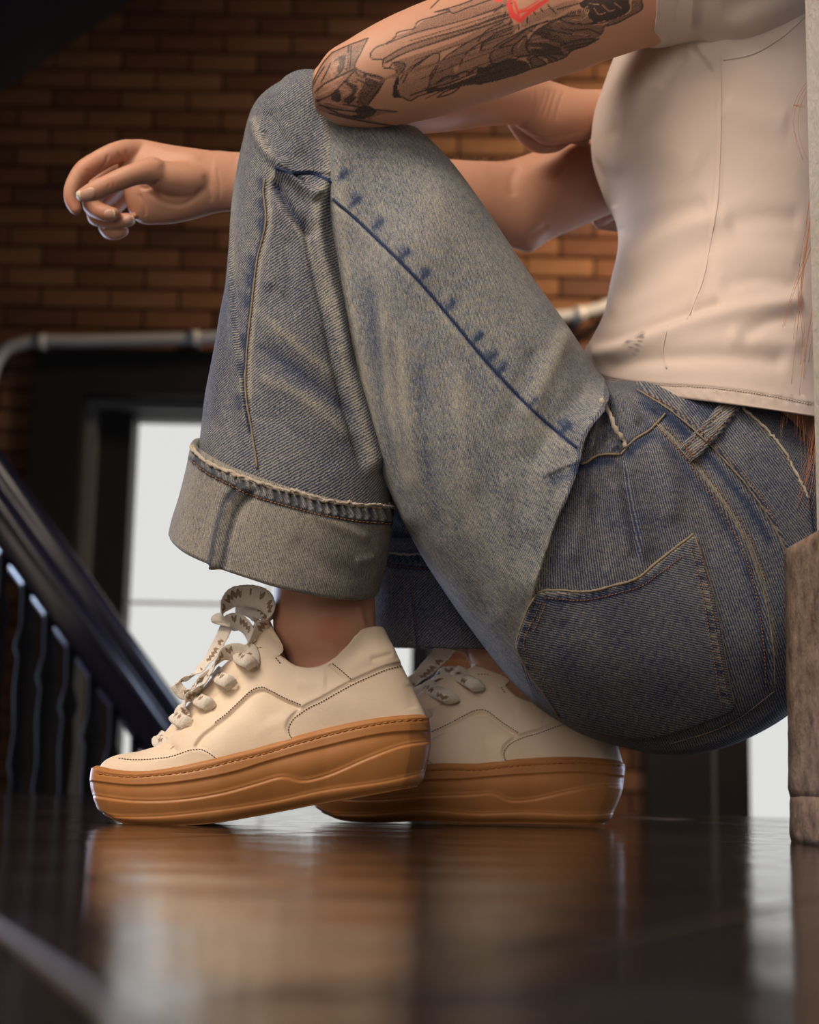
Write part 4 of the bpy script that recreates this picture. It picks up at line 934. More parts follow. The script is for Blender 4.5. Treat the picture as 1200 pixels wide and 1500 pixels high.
    for t in np.linspace(0, 1, nt):
        q = math.pi / 2 * t
        s_, c_ = math.sin(q), 1 - math.cos(q)
        # forefoot: rises first, then comes over; collar: leans in with a soft bulge
        lx = fr_ * c_ ** 1.05 + (1 - fr_) * t; ly = fr_ * s_ ** .92 + (1 - fr_) * t; lz = fr_ * (c_ ** .9) + (1 - fr_) * (t ** 1.5)
        x = bx + (el[:, 0] - bx) * lx; y = bt + (el[:, 1] - bt) * ly; o = by + (el[:, 2] - by) * lz
        bul = (1 - fr_) * .0035 * math.sin(math.pi * t) * np.minimum(1, np.abs(by) / .02)
        W = P(x, y, YN); W[:, 1] += o + bul * sg; rows.append(W)
    cen = P(470, 1000, YN)
    rim = rows[-1]; dirc = np.stack([cen[0] - rim[:, 0], YN - rim[:, 1], np.zeros(nth)], -1); dirc /= np.linalg.norm(dirc, axis=1, keepdims=True)
    th_ = np.interp(k, [0, .3, .5, .6, 1], [.0005, .001, .003, .006, .006])[:, None]
    for f, dz in ((.15, .0012), (.4, .0019), (.7, .0016), (1.0, -.0005)): rows.append(rim + dirc * th_ * f + np.array([0, 0, 1.]) * dz * np.minimum(1, th_ / .004))
    dn = np.interp(k, [0, .3, .5, .6, 1], [0, .002, .02, .04, .06])[:, None]
    for f in (.15, .4, .7, 1): rows.append(rim + dirc * th_ * (1.05 + .25 * f) - np.array([0, 0, 1.]) * dn * f)
    V = np.array(rows)
    COUNTER = [(595,968),(589,971),(564,977),(540,987),(514,999),(490,1012),(467,1025),(452,1032),(438,1041),(427,1050),(421,1060),(420,1066),(423,1075),(432,1083)]
    PANEL = [(285,1095),(289,1087),(296,1078),(315,1063),(333,1049),(352,1031),(366,1018),(374,1013),(384,1011),(396,1016),(413,1025),(441,1037)]
    CAPS = [(174,1111),(190,1113),(213,1113),(232,1111),(248,1109),(264,1104),(279,1099),(293,1098),(302,1101),(310,1106),(319,1113)]
    ops = [('l', COUNTER[::-1], 14, 1.3, .02), ('r', COUNTER, 2.2, -1.1, .02), ('l', PANEL[::-1], 10, -1.6, .02), ('r', [(x + 1, y + 2) for x, y in PANEL], 2.4, -1.2, .02), ('l', CAPS[::-1], 8, .8, .02), ('r', CAPS, 1.8, -.5, .02),
           ('r', [(484,975),(498,986),(514,1000)], 2.2, -1.1, 0), ('r', [(369,952),(386,949),(400,960),(411,972)], 1.8, -.5, 0),
           ('r', [(500,985),(545,960),(585,955)], 14, 1.8), ('r', [(540,968),(575,958)], 4, -.7), ('r', [(430,1000),(480,1000)], 12, 1.0),
           ('r', [(380,1055),(418,1036)], 9, -.35), ('r', [(375,1075),(422,1052)], 8, .35), ('r', [(600,1000),(606,1040)], 8, -.5)]
    for ex, ey in ((252,1095),(279,1062),(310,1035),(341,1004),(371,976)): ops.append(('r', [(ex - 2, ey - 2), (ex + 2, ey + 2)], 6, -2.4, 0))
    V = sculpt(V, ops, noise=.35, nscale=45, mirror=YN)
    parts['upper'] = (V.reshape(-1, 3), grid_faces(*V.shape[:2]), None, 'leather', {})
    # stitching, found on the surface from the side and repeated on the other side
    tmp = mesh('tmp', V, grid_faces(*V.shape[:2]), None); tb = bvh_of(tmp)
    A = Acc(); off = lambda pts, dx, dy: [(x + dx, y + dy) for x, y in pts]
    for p in (off(COUNTER[1:], 2.5, 4), off(PANEL[3:], 0, -4.5), CAPS, [(369,952),(386,949),(400,959),(411,972)], [(487,972),(501,983),(516,996)]):
        stitches(A, tb, p, 2.6, 1.5, .0005, .0002)
    Vs = np.concatenate(A.V); Vm = Vs.copy(); Vm[:, 1] = 2 * YN - Vm[:, 1]; parts['stitching'] = (np.concatenate([Vs, Vm]), A.F + [[i + len(Vs) for i in f] for f in A.F], None, 'leather_thread', {})
    bpy.data.objects.remove(tmp)
    ts_ = mesh('tmp', parts['sole'][0], parts['sole'][1], None); sb = bvh_of(ts_); A = Acc()
    stitches(A, sb, [(143,1133),(190,1138),(225,1136),(283,1129),(353,1112),(380,1106),(436,1089),(518,1068),(578,1057),(627,1054)], 8, 2.2, .0006, .0001)
    Vs = np.concatenate(A.V); Vm = Vs.copy(); Vm[:, 1] = 2 * YN - Vm[:, 1]; parts['sole_stitching'] = (np.concatenate([Vs, Vm]), A.F + [[i + len(Vs) for i in f] for f in A.F], None, 'gum_thread', {})
    bpy.data.objects.remove(ts_)
    # tongue: padded flap wrapped round the instep
    path = even([(240,1089,10,6,.013), (269,1053,14,8,.016), (303,1014,18,12,.019), (340,975,22,20,.023), (372,948,26,26,.026), (390,928,30,28,.027), (399,920,30,32,.025)], 60)
    ph = np.linspace(0, 2 * np.pi, 160, endpoint=False); rows = []
    for i, (x, y, ex_, ey_, w_) in enumerate(path):
        c = np.cos(ph); s_ = np.sin(ph); shr = 1 - .9 * max(0, (i - 54) / 5.0) ** 3; 
        px_ = x + ex_ * np.abs(c) ** 2.2 * shr; py_ = y + ey_ * np.abs(c) ** 2.2 * shr
        thk = .0050 * (1 - .75 * max(0, (i - 52) / 7.) ** 2); W = P(px_ , py_, YN); nrm = np.array([-.62, 0, .78]) if i < 50 else np.array([-.5, 0, .86])
        W[:, 1] += w_ * np.sign(c) * np.abs(c) ** .8 * (1 - .12 * max(0, (i - 54) / 5.)); sgn = np.sign(s_) * np.abs(s_) ** .6; side_n = np.stack([nrm[0] * (1 - np.abs(c) ** 3) - .3 * np.abs(c) ** 3, -.0 * c, nrm[2] * (1 - np.abs(c) ** 3)], -1)
        W = W + np.stack([nrm[0] * thk * sgn, c * 0, nrm[2] * thk * sgn], -1); rows.append(W)
    V = np.array(rows); Fc = grid_faces(*V.shape[:2]).tolist(); Fc += [list(range(160)), list(range(59 * 160, 60 * 160))[::-1]]
    parts['tongue'] = (V.reshape(-1, 3), Fc, None, 'leather', {})
    # laces
    A = Acc(); ctr = [(235,1080),(258,1049),(289,1018),(320,986),(350,955)]
    EY = [(252,1095),(279,1062),(310,1035),(341,1004),(371,976)]
    def ribbon(pts, w_, t_, wd=None, nseg=14, n=None):
        w_ *= 1.25; q = even(np.array(pts, float), n or 60); path = np.array([P(a, b, YN) for a, b in q[:, :2]]); path[:, 1] += q[:, 2]
        V_, F_, u_ = tube(path, 0, nseg, flat=(w_, t_), wdir=wd); V_ = V_ + (np.random.default_rng(5).normal(size=V_.shape) * .00012); A.add(V_, F_, u_); RB.append((V_, F_, u_))
    RB = []
    for (ex, ey), (cx, cy) in zip(EY, ctr):
        s = -1
        hwid = .020 + .010 * (ex - 252) / 119
        pts = [(ex + 4, ey + 4, -hwid - .000), (ex + 1, ey - 1, -hwid - .0045), (ex - 8, ey - 5, -hwid - .0035), (ex - 16, ey - 10, -hwid * .7), (cx + 2, cy + 3, -hwid * .35), (cx - 2, cy - 1, 0)]
        pts = pts + [(x, y, -o) for x, y, o in pts[-2::-1]]
        ribbon(pts, .0046, .0021, None, 14, 90)
    FZ = lambda pts, o: [(x, y, o) for x, y in pts]
    tw = (0, 0, 0)
    # long strap hanging from the knot along the eyelets
    ribbon(FZ([(364,962),(350,957),(334,960),(321,972),(309,990),(299,1006),(288,1018),(277,1028),(270,1042),(272,1052)], -.016), .0062, .0012, (.55, -.35, .75), 14, 90)
    ribbon(FZ([(333,918),(327,932),(320,945),(310,962),(300,974),(290,985),(279,992),(267,998),(259,1003)], -.006), .0062, .0011, (.75, -.45, .45), 14, 80)
    ribbon(FZ([(259,1003),(264,1010),(272,1018),(280,1014),(292,1000),(310,985)], -.010), .0042, .0012, (.6, -.3, .7), 12, 50)
    # bow loops
    ribbon([(326,917,-.010),(327,903,-.013),(333,889,-.013),(344,878,-.012),(360,875,-.010),(378,877,-.010),(391,884,-.012),(397,898,-.014),(394,913,-.014),(385,925,-.013),(377,938,-.012),(370,950,-.012)], .0085, .0014, (.25, -.5, .8), 16, 120)
    ribbon([(325,916,.006),(336,912,.004),(348,911,-.002),(360,918,-.006),(368,930,-.009),(371,945,-.011)], .0062, .0014, (.3, -.6, .7), 14, 70)
    ribbon([(346,880,.008),(362,884,.004),(378,893,.003),(386,906,.004),(376,920,.004),(366,936,-.004)], .0085, .0013, (.3, -.3, .9), 14, 70)
    ribbon([(362,962,-.014),(369,955,-.018),(373,962,-.022),(374,972,-.026),(372,980,-.027)], .0050, .0024, None, 14, 40)
    V_, F_, u_ = np.concatenate(A.V), A.F, np.concatenate(A.U)
    for i_, rb_ in enumerate(RB): parts['shoelace%d' % i_] = (*rb_, 'lace', {})
    A = Acc(); r = np.random.default_rng(11)
    for i in range(1500):                                  # wool fuzz on the lace
        j = r.integers(len(V_)); p0 = V_[j]; d = r.normal(size=3); d /= np.linalg.norm(d); L = r.uniform(.0008, .0026)
        vv, ff, uu = tube(np.array([p0, p0 + d * L * .5 + r.normal(size=3) * .0002, p0 + d * L]), .00007, 3); A.add(vv, ff, uu)
    parts['lace_fuzz'] = (np.concatenate(A.V), A.F, None, 'lace', {})
    # eyelets
    A = Acc()
    for ex, ey in EY:
        h, nn_ = cast(tb, ex + 3, ey + 3)
        if h is None: continue
        t1 = np.cross(nn_, [0, 0, 1.]); t1 /= np.linalg.norm(t1); t2 = np.cross(nn_, t1)
        a_ = np.linspace(0, 2 * np.pi, 20); ringp = h + (t1[None] * np.cos(a_)[:, None] + t2[None] * np.sin(a_)[:, None]) * .0032
        vv, ff, uu = tube(ringp, .0005, 6, capped=False); A.add(vv, ff, uu)
    Vs = np.concatenate(A.V); Vm = Vs.copy(); Vm[:, 1] = 2 * YN - Vm[:, 1]; parts['eyelet'] = (np.concatenate([Vs, Vm]), A.F + [[i + len(Vs) for i in f] for f in A.F], None, 'leather', {})
    return parts
SP = shoe_parts()
NAMES = [('upper', 'sneaker'), ('sole', 'sole'), ('tread', 'tread'), ('tongue', 'tongue')] + [(k, 'shoelace') for k in SP if k.startswith('shoelace')] + [('lace_fuzz', 'lace_fuzz'), ('stitching', 'stitching'), ('sole_stitching', 'stitching'), ('eyelet', 'eyelet')]
def build_shoe(fn, flip, label):
    root = None
    for k, nm in NAMES:
        V_, F_, u_, m_, at = SP[k]; W = fn(np.asarray(V_, float))
        FF = F_[:, ::-1] if flip and isinstance(F_, np.ndarray) else ([f[::-1] for f in F_] if flip else F_)
        o = mesh(nm, W, FF, M[m_], root, u_, at)
        if root is None: root = adopt(o); setp(root, label)
        if k in ('lace_fuzz', 'stitching', 'sole_stitching', 'tread', 'eyelet'): setp(o, kind='stuff')
        if k == 'upper': top_obj = o
    return root
shoe1 = build_shoe(lambda V: V, False, 'cream leather sneaker with raised heel and gum platform sole')
YF = 1.475; PV = P(300, 1208, YN)
AB = math.radians(10.7)
def far_fn(V):
    px = proj(mirrorv(V, YN) * np.array([1, 0, 1]) + np.array([0, YN, 0]))[:, 0]
    b = AB * sstep(250, 400, px); x = V[:, 0] - PV[0]; z = V[:, 2] - PV[2]
    X = x * np.cos(b) + z * np.sin(b); Z = z * np.cos(b) - x * np.sin(b)
    W = np.stack([X, YF - (V[:, 1] - YN), Z], -1); return W
t0 = far_fn(SP['sole'][0]); xr = P(915, 1150, YF)[0]; SHX = xr - t0[:, 0].max(); SHZ = 0.0005 - t0[:, 2].min()
n0 = SP['sole'][0][:, 2].min(); print('near sole min z', n0, 'far', t0[:, 2].min(), 'max tilt check', t0[:, 2].max())
shoe2 = build_shoe(lambda V: far_fn(V) + np.array([SHX, 0, SHZ]), True, 'cream leather sneaker standing flat, farther from the camera')
# ---- t-shirt ------------------------------------------------------------------------------
TS = [(1010,-120, 1225,-135, 1.42,.10), (965,-60, 1262,-70, 1.42,.150), (930,10, 1280,0, 1.42,.165), (905,75, 1290,70, 1.42,.165), (884,125, 1292,135, 1.42,.158), (869,170, 1290,195, 1.42,.152), (869,212, 1284,235, 1.42,.148),
      (884,262, 1272,280, 1.42,.143), (903,305, 1262,330, 1.42,.140), (907,352, 1250,385, 1.42,.138), (894,410, 1240,440, 1.42,.140), (884,462, 1236,505, 1.42,.150), (866,497, 1235,545, 1.42,.163,.018), (857,512, 1236,560, 1.42,.168,.026), (858,532, 1240,590, 1.42,.172,.036), (874,568, 1247,622, 1.42,.174,.044)]
V = loft(TS, 430, 320, cap=(0, 0), pw=.94)
# the hem turns in a little
ctr_ = V[-1].mean(0); V = np.concatenate([V, (V[-1] + (ctr_ - V[-1]) * .018 + np.array([0, 0, -.0006]))[None], (V[-1] + (ctr_ - V[-1]) * .03 + np.array([0, 0, .02]))[None]])
ts_ops = [
 ('r', [(1056,95),(1057,150),(1055,230),(1052,290),(1042,350),(1030,410),(1014,455),(1007,470)], 3.0, 1.0, .02), ('r', [(1052,95),(1052,230),(1046,300),(1026,410),(1004,465)], 3, -.8, .02),
 ('r', [(978,478),(972,500),(972,522),(976,540)], 3.0, 1.0, .05), ('r', [(1007,470),(990,474),(978,480)], 4, -1.0, .1),
 ('r', [(860,518),(900,510),(950,494),(1010,474),(1080,456),(1180,440)], 14, 4.97, .05), ('r', [(862,498),(900,494),(950,480),(1010,458),(1060,440)], 9, -4.97, .05), ('r', [(880,540),(950,528),(1040,520),(1160,530)], 14, -3.31, .08),
 ('r', [(905,352),(940,330),(985,312),(1040,300)], 16, -3.31, .1), ('r', [(900,392),(950,360),(1010,330),(1080,318)], 16, 3.31), ('r', [(890,440),(940,410),(1000,375),(1060,350)], 16, -2.43), ('r', [(888,462),(950,440),(1010,410)], 14, 2.21),
 ('r', [(1060,330),(1110,318),(1180,322)], 16, -2.21), ('r', [(1040,380),(1100,370),(1180,380)], 20, 1.99), ('r', [(1050,420),(1110,408),(1180,420)], 12, -2.21), ('r', [(1080,500),(1130,470),(1180,462)], 12, -2.43), ('r', [(1060,490),(1120,500),(1180,505)], 14, 2.21),
 ('r', [(870,240),(900,222),(950,215)], 22, 1.66), ('r', [(960,100),(935,150),(915,200),(905,260)], 14, 2.43), ('r', [(940,110),(915,160),(900,210)], 9, -1.66), ('r', [(1005,70),(990,100),(965,130)], 8, -2.0), ('r', [(1010,62),(1030,90),(1045,110)], 4, -2.2, .1), ('r', [(1020,64),(1045,95)], 4, 2.0, .1),
 ('r', [(1055,150),(1100,170),(1160,180)], 22, 1.66), ('r', [(900,300),(908,335)], 5, 2), ('r', [(950,180),(990,230),(1030,250)], 30, 2.21),
 ('l', [(872,548),(905,556),(960,562),(1030,566),(1100,574),(1150,583),(1192,592)], 7, .9, 0), ('r', [(872,549),(905,557),(960,563),(1030,567),(1100,575),(1150,584),(1192,593)], 1.8, -.8, 0),
]
for i in range(12):
    x = 1000 + i * 16; ts_ops.append(('r', [(x, 572 + i * .6), (x + 8, 584 + i * .9)], 3, random.choice([-.6, .6]), .2))
V = sculpt(V, ts_ops, noise=1.6, nscale=16)
pr = [('r', [(918,503),(930,496),(942,488)], 3, .7, 0), ('r', [(922,510),(936,502),(942,494)], 2.5, .6, 0), ('r', [(914,505),(920,500)], 2, .6, 0), ('r', [(930,518),(936,508)], 2.5, .6, 0), ('r', [(936,500),(940,492)], 3, .3, 0)]
pxy = proj(V.reshape(-1, 3)); pv = 1.5 * field(pxy, pr) * (0.55 + .45 * np.sin(pxy[:, 0] * 2.2 + pxy[:, 1] * 1.1))
shirt = mesh('t_shirt', V, grid_faces(*V.shape[:2]), M['shirt'], None, None, {'print': np.clip(pv, 0, 1)}); adopt(shirt)
setp(shirt, 'blush pink cropped cotton t-shirt')
# sleeve (a tube with an open end, inner wall included)
SL = [(1200,-120, 1212,40, 1.31,.075), (1150,-170, 1160,62, 1.30,.078), (1090,-170, 1094,72, 1.285,.076), (1040,-150, 1048,62, 1.28,.072), (1000,-130, 1003,56, 1.275,.067), (966,-105, 968,58, 1.27,.062), (938,-90, 962,60, 1.268,.058)]
SL = SL[:-1] + [(925,-110, 957,57, 1.268,.060)]
V = loft(SL, 130, 170, cap=(14, 0)); c = V[-1].mean(0)
V = np.concatenate([V] + [(V[-1] + (c - V[-1]) * f + np.array([h, 0, 0]))[None] for f, h in ((.012, -.0008), (.03, -.0008), (.045, .001), (.05, .03))])
sl_ops = [('r', [(1180,30),(1140,52),(1100,64),(1060,62),(1020,56)], 5, 2.5), ('r', [(1010,50),(1020,20),(1040,-10)], 10, -2.5), ('r', [(990,50),(985,10),(990,-30)], 10, 2.0), ('r', [(1060,40),(1110,25),(1170,-5)], 14, 2.0), ('r', [(1050,20),(1100,0),(1150,-30)], 12, -2.0), ('r', [(966,52),(956,20),(944,-20)], 5, 1.0), ('r', [(974,52),(964,20),(952,-20)], 2, -.8)]
V = sculpt(V, sl_ops, noise=1.2, nscale=20)
mesh('sleeve', V, grid_faces(*V.shape[:2]), M['shirt'], shirt, None, {'print': np.zeros(V.shape[0]*V.shape[1])})
V2 = V.copy(); V2[..., 1] = 2.84 - V2[..., 1]; V2[..., 0] += .06
mesh('sleeve', V2, grid_faces(*V.shape[:2])[:, ::-1], M['shirt'], shirt, None, {'print': np.zeros(V.shape[0]*V.shape[1])})
bs_ = bvh_of(shirt); a = Acc()
seam(a, bs_, [(1056,80),(1057,150),(1055,230),(1052,290),(1042,350),(1030,410),(1014,452),(1007,468)], .0006, .0001)
seam(a, bs_, [(979,478),(973,500),(972,522),(977,540)], .0006, .0001)
seam(a, bs_, [(1060,88),(1100,80),(1140,58),(1180,22),(1190,8)], .0010, .0002)
stitches(a, bs_, [(885,552),(905,557),(960,563),(1030,567),(1100,575),(1150,584),(1190,593)], 2.5, 1.5, .00035, .0002)
a.build('seam', M['shirt'], shirt)

# ---- body ---------------------------------------------------------------------------------
BV, BF, bn = [], [], 0
def badd(V, Fc):
    global bn
    V = np.asarray(V).reshape(-1, 3); BV.append(V); BF.extend([[int(i) + bn for i in f] for f in Fc]); bn += len(V)
def bloft(sec, nu=60, nv=48, cap=(14, 14), pw=1.0):
    V = loft(sec, nu, nv, cap=cap, pw=pw); n, m = V.shape[:2]; badd(V, grid_faces(n, m).tolist() + [list(range(m))[::-1], list(range((n - 1) * m, n * m))])
def bchain(pts, nseg=20, sub=10, flat=1.0):
    """tapering limb through joints: (x, y, Y, radius in frame pixels)"""
    q = even(np.array(pts, float), sub * len(pts)); path = P(q[:, 0], q[:, 1], q[:, 2]); r = q[:, 3] * q[:, 2] / F
    T0 = path[0] - path[1]; T0 /= np.linalg.norm(T0); T1 = path[-1] - path[-2]; T1 /= np.linalg.norm(T1)
    pre = [path[0] + T0 * r[0] * math.sin(a) for a in (1.45, 1.1, .7, .35)]; pr_ = [r[0] * math.cos(a) for a in (1.45, 1.1, .7, .35)]
    post = [path[-1] + T1 * r[-1] * math.sin(a) for a in (.35, .7, 1.1, 1.45)]; po = [r[-1] * math.cos(a) for a in (.35, .7, 1.1, 1.45)]
    V, Fc, _ = tube(np.concatenate([pre, path, post]), np.concatenate([pr_, r, po]), nseg); badd(V, Fc)
def remesh(name, voxel, smooth_it, fac=.5):
    global BV, BF, bn
    o = mesh(name, np.concatenate(BV), BF, None); BV, BF, bn = [], [], 0
    md = o.modifiers.new('r', 'REMESH'); md.mode = 'VOXEL'; md.voxel_size = voxel; md.use_smooth_shade = True
    ms = o.modifiers.new('s', 'SMOOTH'); ms.factor = fac; ms.iterations = smooth_it
    bpy.context.view_layer.update(); dg = bpy.context.evaluated_depsgraph_get(); e = o.evaluated_get(dg); me = bpy.data.meshes.new_from_object(e)
    n = len(me.vertices); V = np.empty(n * 3, np.float32); me.vertices.foreach_get('co', V); lt = np.empty(len(me.polygons), np.int32); me.polygons.foreach_get('loop_total', lt)
    li = np.empty(len(me.loops), np.int32); me.loops.foreach_get('vertex_index', li); bpy.data.objects.remove(o)
    V = V.reshape(-1, 3).astype(float)
    if (lt == 4).all(): return V, li.reshape(-1, 4)
    st_ = np.concatenate([[0], np.cumsum(lt)[:-1]]); q = np.array([li[s:s + 4] if k == 4 else np.append(li[s:s + 3], li[s]) for s, k in zip(st_, lt)]); return V, q
# far arm and its hand (fine)
bloft([(1060,40, 1080,200, 1.55,.042), (960,115, 985,262, 1.545,.040), (900,166, 912,304, 1.54,.039), (850,192, 856,328, 1.535,.037), (806,214, 806,350, 1.53,.035), (770,229, 776,368, 1.525,.032), (742,237, 752,362, 1.52,.029),
       (705,238, 712,345, 1.51,.028), (650,235, 652,330, 1.50,.027), (580,232, 582,322, 1.48,.026), (500,230, 500,314, 1.465,.024), (420,227, 418,306, 1.455,.021), (372,224, 368,303, 1.45,.019), (345,224, 340,308, 1.448,.019), (318,222, 316,309, 1.446,.021)], 120, 60, (10, 10))
bloft([(345,225, 338,306, 1.448,.019), (312,223, 312,311, 1.446,.021), (282,219, 284,319, 1.445,.023), (255,215, 256,325, 1.447,.023), (230,210, 232,327, 1.450,.022), (210,206, 206,326, 1.454,.021), (193,206, 190,312, 1.457,.019), (178,210, 180,270, 1.458,.017)], 70, 50, (10, 8), .9)
# thenar pad, thumb
bchain([(335,262,1.458,12), (312,263,1.450,22), (285,266,1.434,28), (255,262,1.424,27), (228,253,1.415,20)], 24)
bchain([(238,256,1.418,21), (215,252,1.408,19.5), (195,256,1.402,17), (174,264,1.400,16.5), (160,270,1.400,15.5), (140,279,1.400,15.5), (127,284,1.401,12.5), (121,286,1.402,10.5)], 24)
bchain([(232,258,1.418,21), (225,250,1.412,21), (205,252,1.405,17)], 20)
# index
bchain([(212,226,1.452,19), (186,221,1.440,17.5), (165,226,1.432,16.5), (142,238,1.428,16.5), (124,250,1.426,16.5), (112,264,1.425,14), (106,278,1.425,13), (105,290,1.426,12), (109,302,1.427,10.5), (111,306,1.427,9.5)], 22)
# middle, ring, little: folded back towards the palm
bchain([(210,240,1.465,17), (180,244,1.462,17), (152,262,1.455,16), (138,285,1.450,15), (134,300,1.446,14), (146,309,1.440,13.5), (158,313,1.437,12.5), (166,314,1.436,11)], 20)
bchain([(215,255,1.482,16), (185,262,1.48,16), (158,285,1.472,15), (140,306,1.464,13.5), (140,318,1.458,12.5), (160,323,1.451,12), (178,323,1.447,11.5), (189,322,1.445,10.5)], 20)
bchain([(220,270,1.494,14), (190,285,1.49,13), (165,308,1.482,12), (154,328,1.475,11.5), (160,340,1.468,11), (172,341,1.462,10.5), (180,338,1.459,9.5)], 18)
armR = remesh('arm', .0013, 9, .5)
# near arm with its hand folded round the far arm
bloft([(1110,-90, 1120,40, 1.285,.042), (1040,-112, 1040,48, 1.278,.046), (960,-100, 965,60, 1.272,.044), (900,-88, 905,78, 1.270,.043), (840,-66, 846,100, 1.270,.042), (770,-42, 778,122, 1.258,.042), (700,-16, 712,146, 1.252,.042), (640,2, 655,163, 1.246,.042),
       (590,22, 605,174, 1.242,.041), (545,44, 560,181, 1.240,.039), (508,66, 525,182, 1.240,.036), (482,82, 490,176, 1.240,.031), (465,104, 468,163, 1.241,.023)], 130, 80, (8, 9))
bloft([(505,100, 520,180, 1.245,.034), (560,108, 570,189, 1.265,.034), (610,113, 615,191, 1.30,.032), (660,116, 668,187, 1.36,.030), (706,117, 715,181, 1.39,.027), (745,118, 752,180, 1.415,.024), (776,117, 778,183, 1.432,.022)], 90, 60, (10, 10))
bloft([(765,117, 752,178, 1.425,.022), (792,117, 775,196, 1.437,.022), (815,124, 800,210, 1.447,.022), (845,133, 845,205, 1.455,.022), (885,135, 890,198, 1.466,.023), (930,140, 935,205, 1.478,.022), (965,150, 960,210, 1.488,.019)], 70, 50, (10, 12), .92)
bchain([(752,176,1.445,12), (768,196,1.462,14), (785,212,1.476,12), (812,212,1.484,12), (835,200,1.49,12), (855,205,1.495,10)], 20)      # thumb pad pressed against the arm
for k, (dy, L_) in enumerate(((0, 1.0), (22, 1.04), (44, 1.0), (64, .9))):     # fingers wrapping behind the far arm
    bchain([(930,150 + dy * .6,1.486,13), (965,175 + dy * .7,1.508,13), (975,215 + dy,1.545,12), (960,255 + dy,1.583,11.5), (925 - k * 4,278 + dy * .8,1.592,11), (898 - k * 6,292 + dy * .55,1.588,10)], 18)
bchain([(915,300,1.575,10), (895,315,1.570,9.5), (880,322,1.566,9.5), (875,324,1.565,8.5)], 18)
armL = remesh('arm', .00115, 6, .5)
# trunk, neck, head (mostly under the shirt or above the frame)
bloft([(1050,-110, 1180,-120, 1.42,.09), (985,-60, 1250,-60, 1.42,.145), (950,10, 1270,0, 1.42,.145), (910,100, 1278,90, 1.42,.135), (890,180, 1276,190, 1.42,.13), (900,250, 1262,270, 1.42,.125), (925,340, 1238,370, 1.42,.118), (915,450, 1225,480, 1.42,.118), (935,530, 1226,560, 1.42,.12), (965,600, 1232,640, 1.42,.135), (985,700, 1225,740, 1.42,.13), (1010,820, 1200,830, 1.42,.12)], 120, 90, (12, 20), .95)
bloft([(1072,-60, 1190,-60, 1.42,.06), (1064,-130, 1192,-130, 1.42,.052), (1058,-180, 1196,-190, 1.42,.050), (1060,-240, 1200,-250, 1.42,.052)], 40, 40, (10, 10))
bloft([(1012,-168, 1130,-190, 1.42,.022), (992,-190, 1170,-215, 1.42,.040), (985,-222, 1205,-240, 1.42,.052), (990,-250, 1235,-262, 1.42,.060), (992,-285, 1262,-285, 1.42,.066), (996,-320, 1280,-315, 1.42,.069), (990,-365, 1288,-350, 1.42,.071), (1000,-410, 1284,-395, 1.42,.070), (1030,-450, 1262,-430, 1.42,.060), (1075,-478, 1220,-460, 1.42,.040)], 60, 60, (10, 10))
bchain([(1000,-305,1.42,12), (984,-285,1.42,12), (970,-262,1.42,14), (982,-252,1.42,14)], 16)                         # nose
bchain([(988,-228,1.40,8), (980,-230,1.42,10), (988,-228,1.44,8)], 12); bchain([(990,-214,1.405,8), (984,-212,1.42,10), (990,-214,1.435,8)], 12)
for s in (-1, 1):                                                                                                     # brows, lids, cheekbones
    bchain([(998,-320,1.42 + s*.014,7), (1001,-326,1.42 + s*.030,8), (1012,-321,1.42 + s*.044,7)], 14)
    bchain([(1004,-308,1.42 + s*.020,5), (1003,-311,1.42 + s*.032,6), (1012,-308,1.42 + s*.044,5)], 12)
    bchain([(1005,-290,1.42 + s*.020,4), (1004,-288,1.42 + s*.032,5), (1012,-290,1.42 + s*.044,4)], 12)
for s in (-1, 1):
    bchain([(1130,-300,1.42 + s*.074,10), (1146,-318,1.42 + s*.080,10), (1160,-300,1.42 + s*.082,9), (1152,-270,1.42 + s*.078,9), (1134,-250,1.42 + s*.074,9)], 12)
trunk = remesh('trunk', .005, 4, .5)
# legs and feet
bchain([(1010,830,1.37,100), (860,730,1.36,95), (680,530,1.345,82), (540,300,1.335,58), (455,225,1.33,50), (425,330,1.325,66), (420,480,1.325,72), (440,640,1.322,66), (468,780,1.32,62)], 30)
bchain([(1020,840,1.47,90), (860,760,1.48,88), (700,600,1.49,70), (560,440,1.495,52), (545,470,1.495,55), (590,620,1.50,60), (660,780,1.505,56)], 30)
legs = remesh('legs', .006, 3, .5)
bloft([(402,770, 546,770, 1.322,.044), (402,820, 548,820, 1.322,.042), (402,852, 549,856, 1.322,.039), (401,885, 550,890, 1.322,.037), (400,915, 552,920, 1.322,.036), (404,940, 562,948, 1.322,.035), (420,968, 574,975, 1.322,.032), (420,1010, 590,1015, 1.322,.030), (415,1050, 600,1045, 1.322,.029)], 90, 60, (10, 14))
bloft([(440,975, 540,1070, 1.32,.028), (380,1000, 440,1090, 1.32,.030), (310,1050, 350,1110, 1.32,.034), (250,1090, 265,1118, 1.32,.032), (200,1112, 205,1122, 1.32,.026)], 60, 40, (8, 8))
bchain([(470,925,1.298,20), (486,930,1.297,19)], 18)                                                               # outer ankle bone
OX = SHX; oy = YF - YN
def fl(x, y): return x, y
bloft([(655,800, 770,830, 1.49,.036), (662,880, 780,900, 1.485,.034), (672,930, 790,950, 1.48,.033), (686,962, 806,980, 1.478,.032), (702,990, 828,1010, 1.477,.030), (712,1020, 850,1050, 1.476,.028), (715,1060, 860,1090, 1.475,.027)], 80, 60, (10, 12))
bloft([(740,1010, 840,1090, 1.475,.028), (690,1040, 740,1110, 1.475,.030), (620,1090, 650,1130, 1.475,.030), (560,1120, 570,1140, 1.475,.028)], 50, 40, (8, 8))
bchain([(748,968,1.452,17), (758,975,1.452,15)], 16)
ank = remesh('ankles', .0024, 5, .5)
VV, FF, n = [], [], 0
